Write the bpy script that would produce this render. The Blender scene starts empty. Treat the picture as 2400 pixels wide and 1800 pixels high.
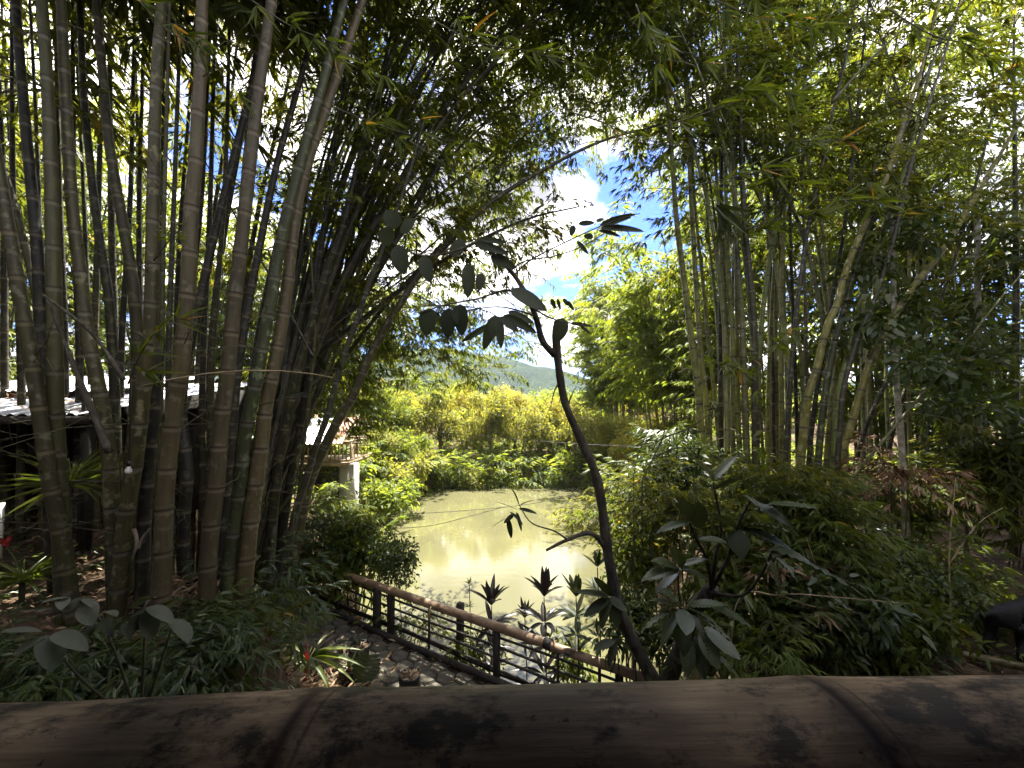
import bpy, math, random
import numpy as np
from mathutils import Vector, Matrix

SC = bpy.context.scene
COL = SC.collection
rng = np.random.default_rng(7)
random.seed(7)
R = math.radians

# ------------------------------------------------------------------ camera
CAM_Z = 4.85
PITCH = 2.0
FPX = 901.0                      # focal length in photograph pixels (2400 wide)
cam_d = bpy.data.cameras.new('camera')
cam_d.sensor_width = 36.0
cam_d.lens = 36.0 * FPX / 2400.0
cam_d.clip_start = 0.03
cam_d.clip_end = 4000
cam = bpy.data.objects.new('camera', cam_d)
COL.objects.link(cam)
cam.location = (0, 0, CAM_Z)
cam.rotation_euler = (R(90 + PITCH), 0, 0)
SC.camera = cam

# ------------------------------------------------------------------ world, sun, exposure
SUN_EL, SUN_AZ = 62.0, 6.0       # degrees; azimuth measured from the view axis (+Y) to the right
world = bpy.data.worlds.new('World')
SC.world = world
world.use_nodes = True
wn, wl = world.node_tree.nodes, world.node_tree.links
wn.clear()
w_out = wn.new('ShaderNodeOutputWorld')
sky = wn.new('ShaderNodeTexSky')
sky.sky_type = 'NISHITA'
sky.sun_disc = False
sky.sun_elevation = R(SUN_EL)
sky.sun_rotation = R(SUN_AZ)
sky.air_density = 1.0
sky.dust_density = 0.05
sky.ozone_density = 2.0
bg_sky = wn.new('ShaderNodeBackground'); bg_sky.inputs[1].default_value = 0.06
sk_m = wn.new('ShaderNodeVectorMath'); sk_m.operation = 'MULTIPLY'; sk_m.inputs[1].default_value = (0.26, 0.37, 0.74)   # deep tropical blue
wl.new(sky.outputs[0], sk_m.inputs[0]); wl.new(sk_m.outputs[0], bg_sky.inputs[0])
bg_cl = wn.new('ShaderNodeBackground'); bg_cl.inputs[1].default_value = 1.0
tc = wn.new('ShaderNodeTexCoord')
mp = wn.new('ShaderNodeMapping'); mp.inputs['Location'].default_value = (5.35, 0.3, 0.5); mp.inputs['Scale'].default_value = (1.0, 1.0, 1.7)
nz = wn.new('ShaderNodeTexNoise'); nz.inputs['Scale'].default_value = 2.3; nz.inputs['Detail'].default_value = 7; nz.inputs['Roughness'].default_value = 0.52
rp = wn.new('ShaderNodeValToRGB'); rp.color_ramp.elements[0].position = 0.45; rp.color_ramp.elements[1].position = 0.54
mixw = wn.new('ShaderNodeMixShader')
wl.new(tc.outputs['Generated'], mp.inputs[0]); wl.new(mp.outputs[0], nz.inputs['Vector'])
wl.new(nz.outputs[0], rp.inputs[0]); wl.new(rp.outputs[0], mixw.inputs[0])
cs_ = wn.new('ShaderNodeTexNoise'); cs_.inputs['Scale'].default_value = 3.1; cs_.inputs['Detail'].default_value = 6
wl.new(mp.outputs[0], cs_.inputs['Vector'])
cr_ = wn.new('ShaderNodeValToRGB'); cr_.color_ramp.elements[0].position = 0.35; cr_.color_ramp.elements[0].color = (0.085, 0.083, 0.1, 1); cr_.color_ramp.elements[1].position = 0.65; cr_.color_ramp.elements[1].color = (0.84, 0.79, 0.745, 1)
wl.new(cs_.outputs[0], cr_.inputs[0]); wl.new(cr_.outputs[0], bg_cl.inputs[0])
wl.new(bg_sky.outputs[0], mixw.inputs[1]); wl.new(bg_cl.outputs[0], mixw.inputs[2])
wl.new(mixw.outputs[0], w_out.inputs[0])

sun_d = bpy.data.lights.new('sun', 'SUN')
sun_d.energy = 3.4
sun_d.angle = R(0.5)
sun_d.color = (1.0, 0.95, 0.85)
sun = bpy.data.objects.new('sun', sun_d)
COL.objects.link(sun)
sd = Vector((math.sin(R(SUN_AZ)) * math.cos(R(SUN_EL)), math.cos(R(SUN_AZ)) * math.cos(R(SUN_EL)), math.sin(R(SUN_EL))))
sun.rotation_euler = (-sd).to_track_quat('-Z', 'Y').to_euler()
sun.location = sd * 60

SC.view_settings.view_transform = 'Standard'
SC.view_settings.look = 'None'
SC.view_settings.gamma = 1.0
SC.view_settings.exposure = 3.15
SC.view_settings.use_curve_mapping = False
SC.render.engine = 'CYCLES'
cy = SC.cycles
cy.max_bounces = 8
cy.diffuse_bounces = 4
cy.glossy_bounces = 3
cy.transmission_bounces = 4
cy.transparent_max_bounces = 8
cy.volume_bounces = 0
cy.sample_clamp_indirect = 6.0
cy.use_denoising = True
cy.caustics_reflective = False
cy.caustics_refractive = False

# ------------------------------------------------------------------ helpers
_cp, _sp = math.cos(R(PITCH)), math.sin(R(PITCH))


def P(px, py, Y):
    """a photograph pixel at depth Y (metres along +Y) -> a world point"""
    u = (px - 1200.0) / FPX
    v = -(py - 900.0) / FPX
    d = Vector((u, _cp - v * _sp, _sp + v * _cp))
    k = Y / d.y
    return Vector((d.x * k, Y, CAM_Z + d.z * k))


def sm(a, b, t):
    t = np.clip((np.asarray(t, float) - a) / (b - a), 0, 1)
    return t * t * (3 - 2 * t)


def mesh(name, verts, faces, mat=None, smooth=False, fattr=None, pattr=None):
    """faces: an (M,k) array, or a list of such arrays / of tuples"""
    me = bpy.data.meshes.new(name)
    verts = np.ascontiguousarray(verts, dtype=np.float32).reshape(-1, 3)
    if isinstance(faces, np.ndarray):
        faces = [faces]
    if len(faces) and not isinstance(faces[0], np.ndarray):
        me.from_pydata([tuple(map(float, v)) for v in verts], [], [tuple(map(int, f)) for f in faces])
    else:
        loops = np.concatenate([f.reshape(-1) for f in faces]).astype(np.int32)
        tot = np.concatenate([np.full(len(f), f.shape[1], np.int32) for f in faces])
        start = np.concatenate([[0], np.cumsum(tot)[:-1]]).astype(np.int32)
        me.vertices.add(len(verts)); me.vertices.foreach_set('co', verts.reshape(-1))
        me.loops.add(len(loops)); me.loops.foreach_set('vertex_index', loops)
        me.polygons.add(len(tot)); me.polygons.foreach_set('loop_start', start)
        me.update(calc_edges=True)
    if fattr:
        for k, a in fattr.items():
            at = me.attributes.new(k, 'FLOAT', 'FACE'); at.data.foreach_set('value', np.ascontiguousarray(a, np.float32))
    if pattr:
        for k, a in pattr.items():
            at = me.attributes.new(k, 'FLOAT', 'POINT'); at.data.foreach_set('value', np.ascontiguousarray(a, np.float32))
    if smooth:
        me.polygons.foreach_set('use_smooth', np.ones(len(me.polygons), bool))
    if mat is not None:
        me.materials.append(mat)
    me.validate()
    return me


def link(name, me, parent=None, kind=None):
    o = bpy.data.objects.new(name, me)
    COL.objects.link(o)
    if parent is not None:
        o.parent = parent
    if kind:
        o['kind'] = kind
    return o


def obj(name, verts, faces, mat, parent=None, kind=None, **kw):
    return link(name, mesh(name, verts, faces, mat, **kw), parent, kind)


def tag(o, label, cat, group=None, kind=None):
    o['label'] = label
    o['category'] = cat
    if group:
        o['group'] = group
    if kind:
        o['kind'] = kind
    return o


def thing(name, label, cat, loc=(0, 0, 0), group=None):
    o = bpy.data.objects.new(name, None)
    o.empty_display_size = 0.1
    COL.objects.link(o)
    o.location = loc
    return tag(o, label, cat, group)


class MB:
    """collects shapes into one mesh"""
    def __init__(self):
        self.v, self.f, self.n = [], {}, 0
        self.pa = []

    def add(self, v, f, pa=None):
        v = np.asarray(v, float).reshape(-1, 3)
        for arr in (f if isinstance(f, list) else [f]):
            arr = np.asarray(arr, int)
            self.f.setdefault(arr.shape[1], []).append(arr + self.n)
        self.v.append(v)
        self.n += len(v)
        return self

    def tube(self, pts, rad, sides=6, cap=True):
        v, f = tube(pts, rad, sides, cap)
        return self.add(v, f)

    def box(self, c, s, rot=None):
        v, f = box(c, s, rot)
        return self.add(v, f)

    def build(self, name, mat, parent=None, kind=None, smooth=False):
        return obj(name, np.concatenate(self.v), [np.concatenate(a) for a in self.f.values()], mat, parent, kind, smooth=smooth)


def box(c, s, rot=None):
    x, y, z = np.asarray(s, float) / 2
    v = np.array([[-x, -y, -z], [x, -y, -z], [x, y, -z], [-x, y, -z], [-x, -y, z], [x, -y, z], [x, y, z], [-x, y, z]])
    if rot is not None:
        v = v @ np.array(rot.to_3x3() if hasattr(rot, 'to_3x3') else rot).T
    f = np.array([[0, 3, 2, 1], [4, 5, 6, 7], [0, 1, 5, 4], [1, 2, 6, 5], [2, 3, 7, 6], [3, 0, 4, 7]])
    return v + np.asarray(c, float), f


def bevel_box(c, s, b, rot=None):
    """a box with a chamfered rim on all sides (24 verts)"""
    import bmesh
    bm = bmesh.new()
    bmesh.ops.create_cube(bm, size=1)
    for v in bm.verts:
        v.co = Vector((v.co.x * s[0], v.co.y * s[1], v.co.z * s[2]))
    bmesh.ops.bevel(bm, geom=list(bm.edges), offset=b, segments=1, affect='EDGES')
    bm.verts.index_update()
    v = np.array([q.co[:] for q in bm.verts])
    fs = {}
    for f in bm.faces:
        fs.setdefault(len(f.verts), []).append([q.index for q in f.verts])
    bm.free()
    if rot is not None:
        v = v @ np.array(rot.to_3x3()).T
    return v + np.asarray(c, float), [np.array(a) for a in fs.values()]


def frames(pts):
    pts = np.asarray(pts, float)
    t = np.gradient(pts, axis=0)
    t /= np.linalg.norm(t, axis=1)[:, None] + 1e-12
    up = np.array([0, 0, 1.0]) if abs(t[0][2]) < 0.9 else np.array([1.0, 0, 0])
    a = np.cross(t[0], up); a /= np.linalg.norm(a)
    A, B = [], []
    for i in range(len(pts)):
        a = a - t[i] * np.dot(a, t[i]); a /= np.linalg.norm(a) + 1e-12
        A.append(a); B.append(np.cross(t[i], a))
    return t, np.array(A), np.array(B)


def tube(pts, rad, sides=6, cap=True):
    pts = np.asarray([tuple(p) for p in pts], float)
    n = len(pts)
    rad = np.broadcast_to(np.asarray(rad, float), (n,))
    _, A, B = frames(pts)
    th = np.arange(sides) * 2 * math.pi / sides
    v = pts[:, None, :] + rad[:, None, None] * (np.cos(th)[None, :, None] * A[:, None, :] + np.sin(th)[None, :, None] * B[:, None, :])
    v = v.reshape(-1, 3)
    i = np.arange(n - 1)[:, None] * sides
    j = np.arange(sides)[None, :]
    k = (j + 1) % sides
    f = np.stack([i + j, i + k, i + sides + k, i + sides + j], -1).reshape(-1, 4)
    out = [f]
    if cap:
        out.append(np.array([list(range(sides))[::-1], [(n - 1) * sides + q for q in range(sides)]]))
    return v, out


def spline(pts, step=0.12):
    """Catmull-Rom through pts, resampled by arc length"""
    p = np.asarray([tuple(q) for q in pts], float)
    if len(p) == 2:
        d = np.linalg.norm(p[1] - p[0]); n = max(2, int(d / step) + 1)
        return p[0] + (p[1] - p[0]) * np.linspace(0, 1, n)[:, None]
    q = np.vstack([2 * p[0] - p[1], p, 2 * p[-1] - p[-2]])
    out = []
    for i in range(1, len(q) - 2):
        t = np.linspace(0, 1, 16, endpoint=False)[:, None]
        a, b, c, d = q[i - 1], q[i], q[i + 1], q[i + 2]
        out.append(0.5 * (2 * b + (c - a) * t + (2 * a - 5 * b + 4 * c - d) * t ** 2 + (3 * b - a - 3 * c + d) * t ** 3))
    out = np.vstack(out + [p[-1:]])
    s = np.concatenate([[0], np.cumsum(np.linalg.norm(np.diff(out, axis=0), axis=1))])
    n = max(3, int(s[-1] / step) + 1)
    u = np.linspace(0, s[-1], n)
    return np.stack([np.interp(u, s, out[:, k]) for k in range(3)], 1)


def arclen(c):
    return np.concatenate([[0], np.cumsum(np.linalg.norm(np.diff(c, axis=0), axis=1))])


def at_len(c, s, u):
    u = np.asarray(u, float)
    return np.stack([np.interp(u, s, c[:, k]) for k in range(3)], -1)


# ------------------------------------------------------------------ materials
def mat_new(name):
    m = bpy.data.materials.new(name)
    m.use_nodes = True
    n = m.node_tree.nodes
    n.clear()
    o = n.new('ShaderNodeOutputMaterial')
    return m, n, m.node_tree.links, o


def ramp(n, stops):
    r = n.new('ShaderNodeValToRGB')
    el = r.color_ramp.elements
    el[0].position, el[0].color = stops[0][0], (*stops[0][1], 1)
    el[1].position, el[1].color = stops[-1][0], (*stops[-1][1], 1)
    for p, c in stops[1:-1]:
        e = el.new(p); e.color = (*c, 1)
    return r


def leaf_mat(name, stops, trans=0.4, tcol=(1.3, 1.25, 0.5), rough=0.5, spec=0.35, attr=True, bump=0.0):
    """stops: colour ramp over the per-leaf random value"""
    m, n, l, o = mat_new(name)
    if attr:
        a = n.new('ShaderNodeAttribute'); a.attribute_name = 'rnd'; src = a.outputs['Fac']
    else:
        a = n.new('ShaderNodeObjectInfo'); src = a.outputs['Random']
    r = ramp(n, stops)
    l.new(src, r.inputs[0])
    pb = n.new('ShaderNodeBsdfPrincipled')
    pb.inputs['Roughness'].default_value = rough
    pb.inputs['Specular IOR Level'].default_value = spec
    tex = n.new('ShaderNodeTexCoord')
    nz = n.new('ShaderNodeTexNoise'); nz.inputs['Scale'].default_value = 9.0; nz.inputs['Detail'].default_value = 3
    l.new(tex.outputs['Object'], nz.inputs['Vector'])
    mr = n.new('ShaderNodeMapRange'); mr.inputs['To Min'].default_value = 0.72; mr.inputs['To Max'].default_value = 1.25
    l.new(nz.outputs[0], mr.inputs[0])
    vm = n.new('ShaderNodeVectorMath'); vm.operation = 'SCALE'
    l.new(r.outputs[0], vm.inputs[0]); l.new(mr.outputs[0], vm.inputs['Scale'])
    l.new(vm.outputs[0], pb.inputs['Base Color'])
    tr = n.new('ShaderNodeBsdfTranslucent')
    mu = n.new('ShaderNodeVectorMath'); mu.operation = 'MULTIPLY'; mu.inputs[1].default_value = tcol
    l.new(vm.outputs[0], mu.inputs[0]); l.new(mu.outputs[0], tr.inputs[0])
    mx = n.new('ShaderNodeMixShader'); mx.inputs[0].default_value = trans
    l.new(pb.outputs[0], mx.inputs[1]); l.new(tr.outputs[0], mx.inputs[2]); l.new(mx.outputs[0], o.inputs[0])
    return m


def noise_mat(name, stops, scale=6.0, detail=6, rough=0.8, spec=0.3, bump=0.3, bscale=None, stretch=(1, 1, 1), coord='Object', bdist=0.02):
    m, n, l, o = mat_new(name)
    tex = n.new('ShaderNodeTexCoord')
    mp = n.new('ShaderNodeMapping'); mp.inputs['Scale'].default_value = stretch
    l.new(tex.outputs[coord], mp.inputs[0])
    nz = n.new('ShaderNodeTexNoise'); nz.inputs['Scale'].default_value = scale; nz.inputs['Detail'].default_value = detail; nz.inputs['Roughness'].default_value = 0.62
    l.new(mp.outputs[0], nz.inputs['Vector'])
    r = ramp(n, stops); l.new(nz.outputs[0], r.inputs[0])
    pb = n.new('ShaderNodeBsdfPrincipled'); pb.inputs['Roughness'].default_value = rough; pb.inputs['Specular IOR Level'].default_value = spec
    l.new(r.outputs[0], pb.inputs['Base Color'])
    if bump:
        n2 = n.new('ShaderNodeTexNoise'); n2.inputs['Scale'].default_value = bscale or scale * 3; n2.inputs['Detail'].default_value = 5
        l.new(mp.outputs[0], n2.inputs['Vector'])
        b = n.new('ShaderNodeBump'); b.inputs['Strength'].default_value = bump; b.inputs['Distance'].default_value = bdist
        l.new(n2.outputs[0], b.inputs['Height']); l.new(b.outputs[0], pb.inputs['Normal'])
    l.new(pb.outputs[0], o.inputs[0])
    return m


def culm_mat(name, green, dark, lichen, wax, amount=0.5):
    """bamboo cane: fibrous base colour, dark soot patches, pale lichen spots, waxy bands below each node, brown node ridge"""
    m, n, l, o = mat_new(name)
    tex = n.new('ShaderNodeTexCoord')
    inf = n.new('ShaderNodeObjectInfo')
    off = n.new('ShaderNodeVectorMath'); off.operation = 'ADD'
    sc = n.new('ShaderNodeVectorMath'); sc.operation = 'SCALE'; sc.inputs[0].default_value = (17, 31, 5)
    l.new(inf.outputs['Random'], sc.inputs['Scale']); l.new(tex.outputs['Object'], off.inputs[0]); l.new(sc.outputs[0], off.inputs[1])
    def noise(scale, detail, rough=0.6, stretch=None):
        t = n.new('ShaderNodeTexNoise'); t.inputs['Scale'].default_value = scale; t.inputs['Detail'].default_value = detail; t.inputs['Roughness'].default_value = rough
        if stretch:
            mp = n.new('ShaderNodeMapping'); mp.inputs['Scale'].default_value = stretch
            l.new(off.outputs[0], mp.inputs[0]); l.new(mp.outputs[0], t.inputs['Vector'])
        else:
            l.new(off.outputs[0], t.inputs['Vector'])
        return t
    def mix(fac, a, b):
        x = n.new('ShaderNodeMix'); x.data_type = 'RGBA'
        l.new(fac, x.inputs[0])
        for q, i in ((a, 6), (b, 7)):
            if isinstance(q, tuple):
                x.inputs[i].default_value = (*q, 1)
            else:
                l.new(q, x.inputs[i])
        return x.outputs[2]
    def rmp(src, a, b):
        r = n.new('ShaderNodeMapRange'); r.inputs['From Min'].default_value = a; r.inputs['From Max'].default_value = b
        l.new(src, r.inputs[0]); return r.outputs[0]
    def mul(a, v):
        q = n.new('ShaderNodeMath'); q.operation = 'MULTIPLY'; l.new(a, q.inputs[0])
        if isinstance(v, float): q.inputs[1].default_value = v
        else: l.new(v, q.inputs[1])
        return q.outputs[0]
    fib = noise(30, 3, 0.6, (1, 1, 0.08))
    c = mix(rmp(fib.outputs[0], 0.35, 0.7), tuple(x * 0.72 for x in green), tuple(min(1, x * 1.25) for x in green))
    soot = noise(3.2, 7, 0.68)
    c = mix(mul(rmp(soot.outputs[0], 0.48, 0.66), 0.85), c, dark)
    lic = noise(11, 5, 0.55)
    c = mix(mul(rmp(lic.outputs[0], 0.56, 0.64), float(amount)), c, lichen)
    mos = noise(5, 4, 0.6)
    c = mix(mul(rmp(mos.outputs[0], 0.57, 0.72), 0.5), c, (0.075, 0.085, 0.018))
    tn = ramp(n, [(0.0, (0.8, 0.82, 0.8)), (0.35, (1.0, 1.0, 0.9)), (0.6, (1.25, 1.15, 0.75)), (0.85, (0.95, 1.15, 0.7)), (1.0, (1.35, 1.15, 0.85))])
    l.new(inf.outputs['Random'], tn.inputs[0])
    tm = n.new('ShaderNodeVectorMath'); tm.operation = 'MULTIPLY'; l.new(c, tm.inputs[0]); l.new(tn.outputs[0], tm.inputs[1]); c = tm.outputs[0]
    aw = n.new('ShaderNodeAttribute'); aw.attribute_name = 'wax'
    c = mix(mul(aw.outputs['Fac'], 0.55), c, wax)
    ar = n.new('ShaderNodeAttribute'); ar.attribute_name = 'ridge'
    c = mix(mul(ar.outputs['Fac'], 0.8), c, (0.045, 0.033, 0.018))
    pb = n.new('ShaderNodeBsdfPrincipled'); pb.inputs['Roughness'].default_value = 0.5; pb.inputs['Specular IOR Level'].default_value = 0.3
    l.new(c, pb.inputs['Base Color'])
    b = n.new('ShaderNodeBump'); b.inputs['Strength'].default_value = 0.35; b.inputs['Distance'].default_value = 0.006
    l.new(lic.outputs[0], b.inputs['Height']); l.new(b.outputs[0], pb.inputs['Normal'])
    l.new(pb.outputs[0], o.inputs[0])
    return m


M = {}
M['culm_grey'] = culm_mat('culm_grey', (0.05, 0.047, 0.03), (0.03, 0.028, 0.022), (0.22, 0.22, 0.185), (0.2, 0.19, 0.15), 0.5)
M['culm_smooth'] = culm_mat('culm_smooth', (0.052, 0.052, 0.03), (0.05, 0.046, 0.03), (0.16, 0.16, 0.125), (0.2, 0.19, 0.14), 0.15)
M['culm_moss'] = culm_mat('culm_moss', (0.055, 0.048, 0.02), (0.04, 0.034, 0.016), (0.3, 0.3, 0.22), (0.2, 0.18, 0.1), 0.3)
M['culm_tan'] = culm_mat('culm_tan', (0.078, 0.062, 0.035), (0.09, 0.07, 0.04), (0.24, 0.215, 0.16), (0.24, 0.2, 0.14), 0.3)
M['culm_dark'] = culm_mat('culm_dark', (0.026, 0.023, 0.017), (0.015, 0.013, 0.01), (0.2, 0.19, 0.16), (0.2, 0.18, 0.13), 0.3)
M['culm_green'] = culm_mat('culm_green', (0.15, 0.148, 0.06), (0.04, 0.042, 0.02), (0.27, 0.27, 0.22), (0.18, 0.18, 0.12), 0.6)
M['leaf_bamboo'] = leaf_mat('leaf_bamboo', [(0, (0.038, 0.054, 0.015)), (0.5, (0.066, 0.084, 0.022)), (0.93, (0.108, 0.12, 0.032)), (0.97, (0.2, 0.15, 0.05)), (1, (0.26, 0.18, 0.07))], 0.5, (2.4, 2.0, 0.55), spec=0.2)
M['leaf_bright'] = leaf_mat('leaf_bright', [(0, (0.06, 0.09, 0.014)), (0.5, (0.09, 0.125, 0.018)), (0.9, (0.125, 0.14, 0.032)), (1, (0.22, 0.16, 0.05))], 0.5, (1.85, 1.65, 0.6))  # brighter leaf copy; on the canopy canes its colour stands in for glare
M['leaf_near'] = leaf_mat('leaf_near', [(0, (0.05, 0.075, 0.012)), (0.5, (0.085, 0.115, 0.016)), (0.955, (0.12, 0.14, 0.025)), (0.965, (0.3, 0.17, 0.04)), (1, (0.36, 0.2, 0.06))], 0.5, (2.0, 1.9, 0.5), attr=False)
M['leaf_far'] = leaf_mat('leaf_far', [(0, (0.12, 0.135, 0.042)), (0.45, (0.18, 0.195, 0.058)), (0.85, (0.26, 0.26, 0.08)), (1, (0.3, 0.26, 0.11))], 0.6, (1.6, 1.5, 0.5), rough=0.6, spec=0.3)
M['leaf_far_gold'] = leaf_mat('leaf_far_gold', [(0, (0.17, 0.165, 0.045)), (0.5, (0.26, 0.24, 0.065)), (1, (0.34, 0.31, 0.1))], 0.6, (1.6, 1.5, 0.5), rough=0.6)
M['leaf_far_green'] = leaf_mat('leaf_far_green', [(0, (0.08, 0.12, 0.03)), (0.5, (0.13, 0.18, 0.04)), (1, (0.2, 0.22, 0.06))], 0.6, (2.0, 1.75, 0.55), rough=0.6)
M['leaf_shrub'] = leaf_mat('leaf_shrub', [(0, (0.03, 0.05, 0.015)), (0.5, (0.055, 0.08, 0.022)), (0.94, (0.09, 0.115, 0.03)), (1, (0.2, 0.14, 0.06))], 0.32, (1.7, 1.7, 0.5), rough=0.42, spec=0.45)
M['leaf_dry'] = leaf_mat('leaf_dry', [(0, (0.1, 0.055, 0.03)), (0.5, (0.2, 0.125, 0.07)), (1, (0.36, 0.27, 0.17))], 0.2, (1.2, 1.0, 0.7), rough=0.7, spec=0.2)
M['leaf_big'] = leaf_mat('leaf_big', [(0, (0.045, 0.06, 0.024)), (0.6, (0.07, 0.088, 0.038)), (1, (0.1, 0.115, 0.06))], 0.14, (1.5, 1.6, 0.6), rough=0.4, spec=0.5, attr=False)
M['leaf_dusty'] = leaf_mat('leaf_dusty', [(0, (0.1, 0.11, 0.07)), (0.6, (0.14, 0.15, 0.1)), (1, (0.18, 0.185, 0.13))], 0.15, (1.2, 1.25, 0.7), rough=0.65, spec=0.2, attr=False)
M['leaf_purple'] = leaf_mat('leaf_purple', [(0, (0.014, 0.011, 0.011)), (0.6, (0.022, 0.016, 0.015)), (1, (0.035, 0.03, 0.022))], 0.08, (1.6, 0.9, 0.8), rough=0.35, spec=0.5, attr=False)
M['leaf_red'] = leaf_mat('leaf_red', [(0, (0.22, 0.02, 0.02)), (1, (0.3, 0.03, 0.03))], 0.3, (1.6, 0.6, 0.6), rough=0.4, attr=False)
M['leaf_strap'] = leaf_mat('leaf_strap', [(0, (0.07, 0.1, 0.02)), (0.6, (0.12, 0.15, 0.035)), (1, (0.18, 0.2, 0.06))], 0.35, (1.6, 1.6, 0.5), rough=0.4, spec=0.45, attr=False)
M['bark'] = noise_mat('bark', [(0.3, (0.03, 0.026, 0.02)), (0.55, (0.075, 0.065, 0.048)), (0.75, (0.17, 0.16, 0.13))], 14, rough=0.9, bump=0.8, stretch=(1, 1, 0.35), bdist=0.03)
M['bark_far'] = noise_mat('bark_far', [(0.3, (0.1, 0.085, 0.06)), (0.7, (0.24, 0.2, 0.15))], 8, rough=0.9, bump=0.3)
M['bark_pale'] = noise_mat('bark_pale', [(0.35, (0.16, 0.14, 0.1)), (0.5, (0.3, 0.28, 0.22)), (0.65, (0.5, 0.48, 0.42))], 9, rough=0.85, bump=0.4)
M['twig'] = noise_mat('twig', [(0.3, (0.05, 0.048, 0.028)), (0.7, (0.12, 0.11, 0.06))], 20, rough=0.8, bump=0)
M['soil'] = noise_mat('soil', [(0.3, (0.035, 0.024, 0.016)), (0.5, (0.07, 0.047, 0.03)), (0.72, (0.13, 0.1, 0.06))], 3.0, 9, rough=0.95, spec=0.1, bump=0.9, bscale=14, bdist=0.05)
M['paver'] = noise_mat('paver', [(0.25, (0.07, 0.063, 0.046)), (0.5, (0.125, 0.113, 0.086)), (0.75, (0.19, 0.175, 0.14))], 7, 8, rough=0.9, spec=0.15, bump=0.5, bscale=60, bdist=0.006)
M['joint'] = noise_mat('joint', [(0.3, (0.02, 0.017, 0.01)), (0.7, (0.045, 0.038, 0.022))], 12, rough=0.95, bump=0.5)
M['rail_tan'] = noise_mat('rail_tan', [(0.25, (0.1, 0.065, 0.04)), (0.5, (0.26, 0.175, 0.105)), (0.75, (0.4, 0.29, 0.19))], 5, 8, rough=0.55, spec=0.35, bump=0.3, bscale=40, bdist=0.004)
M['wood_dark'] = noise_mat('wood_dark', [(0.3, (0.018, 0.016, 0.014)), (0.7, (0.06, 0.052, 0.042))], 8, rough=0.75, bump=0.4, stretch=(1, 1, 0.3))
M['metal_dark'] = noise_mat('metal_dark', [(0.3, (0.02, 0.018, 0.016)), (0.7, (0.05, 0.042, 0.035))], 10, rough=0.6, bump=0.1)
M['plastic_black'] = noise_mat('plastic_black', [(0.3, (0.008, 0.009, 0.008)), (0.7, (0.018, 0.02, 0.017))], 8, rough=0.35, spec=0.5, bump=0.3)
M['white'] = noise_mat('white', [(0.3, (0.55, 0.54, 0.5)), (0.7, (0.78, 0.77, 0.73))], 4, rough=0.6, bump=0.1)
M['concrete'] = noise_mat('concrete', [(0.3, (0.32, 0.3, 0.25)), (0.7, (0.5, 0.48, 0.42))], 4, rough=0.85, bump=0.3)
M['red'] = noise_mat('red', [(0.3, (0.22, 0.012, 0.014)), (0.7, (0.34, 0.02, 0.02))], 8, rough=0.6, bump=0.1)
M['bamboo_dry'] = noise_mat('bamboo_dry', [(0.3, (0.2, 0.14, 0.08)), (0.7, (0.42, 0.33, 0.2))], 8, rough=0.6, bump=0.2)
M['fur'] = noise_mat('fur', [(0.3, (0.006, 0.006, 0.006)), (0.7, (0.016, 0.015, 0.014))], 40, rough=0.6, spec=0.3, bump=0.6)
M['rust'] = noise_mat('rust', [(0.3, (0.2, 0.07, 0.035)), (0.55, (0.4, 0.2, 0.12)), (0.75, (0.55, 0.42, 0.33))], 5, rough=0.7, bump=0.2)


def roof_mat():
    m, n, l, o = mat_new('roof_sheet')
    tex = n.new('ShaderNodeTexCoord')
    nz = n.new('ShaderNodeTexNoise'); nz.inputs['Scale'].default_value = 3.0; nz.inputs['Detail'].default_value = 8; nz.inputs['Roughness'].default_value = 0.7
    l.new(tex.outputs['Object'], nz.inputs['Vector'])
    r = ramp(n, [(0.3, (0.36, 0.37, 0.4)), (0.52, (0.48, 0.49, 0.52)), (0.62, (0.3, 0.22, 0.17)), (0.75, (0.2, 0.13, 0.09))])
    l.new(nz.outputs[0], r.inputs[0])
    pb = n.new('ShaderNodeBsdfPrincipled'); pb.inputs['Roughness'].default_value = 0.42; pb.inputs['Metallic'].default_value = 0.55
    l.new(r.outputs[0], pb.inputs['Base Color']); l.new(pb.outputs[0], o.inputs[0])
    return m


M['roof'] = roof_mat()


def water_mat():
    m, n, l, o = mat_new('pond_water')
    tex = n.new('ShaderNodeTexCoord')
    nz = n.new('ShaderNodeTexNoise'); nz.inputs['Scale'].default_value = 0.35; nz.inputs['Detail'].default_value = 4
    l.new(tex.outputs['Object'], nz.inputs['Vector'])
    r = ramp(n, [(0.35, (0.086, 0.083, 0.042)), (0.65, (0.104, 0.099, 0.05))])
    l.new(nz.outputs[0], r.inputs[0])
    pb = n.new('ShaderNodeBsdfPrincipled'); pb.inputs['Roughness'].default_value = 0.03; pb.inputs['IOR'].default_value = 1.52
    pb.inputs['Specular IOR Level'].default_value = 0.5
    l.new(r.outputs[0], pb.inputs['Base Color'])
    mp = n.new('ShaderNodeMapping'); mp.inputs['Scale'].default_value = (1.0, 2.2, 1.0)
    l.new(tex.outputs['Object'], mp.inputs[0])
    w = n.new('ShaderNodeTexNoise'); w.inputs['Scale'].default_value = 2.6; w.inputs['Detail'].default_value = 4; w.inputs['Roughness'].default_value = 0.55
    l.new(mp.outputs[0], w.inputs['Vector'])
    b = n.new('ShaderNodeBump'); b.inputs['Strength'].default_value = 0.12; b.inputs['Distance'].default_value = 0.02
    l.new(w.outputs[0], b.inputs['Height']); l.new(b.outputs[0], pb.inputs['Normal'])
    l.new(pb.outputs[0], o.inputs[0])
    return m


M['water'] = water_mat()


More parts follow.
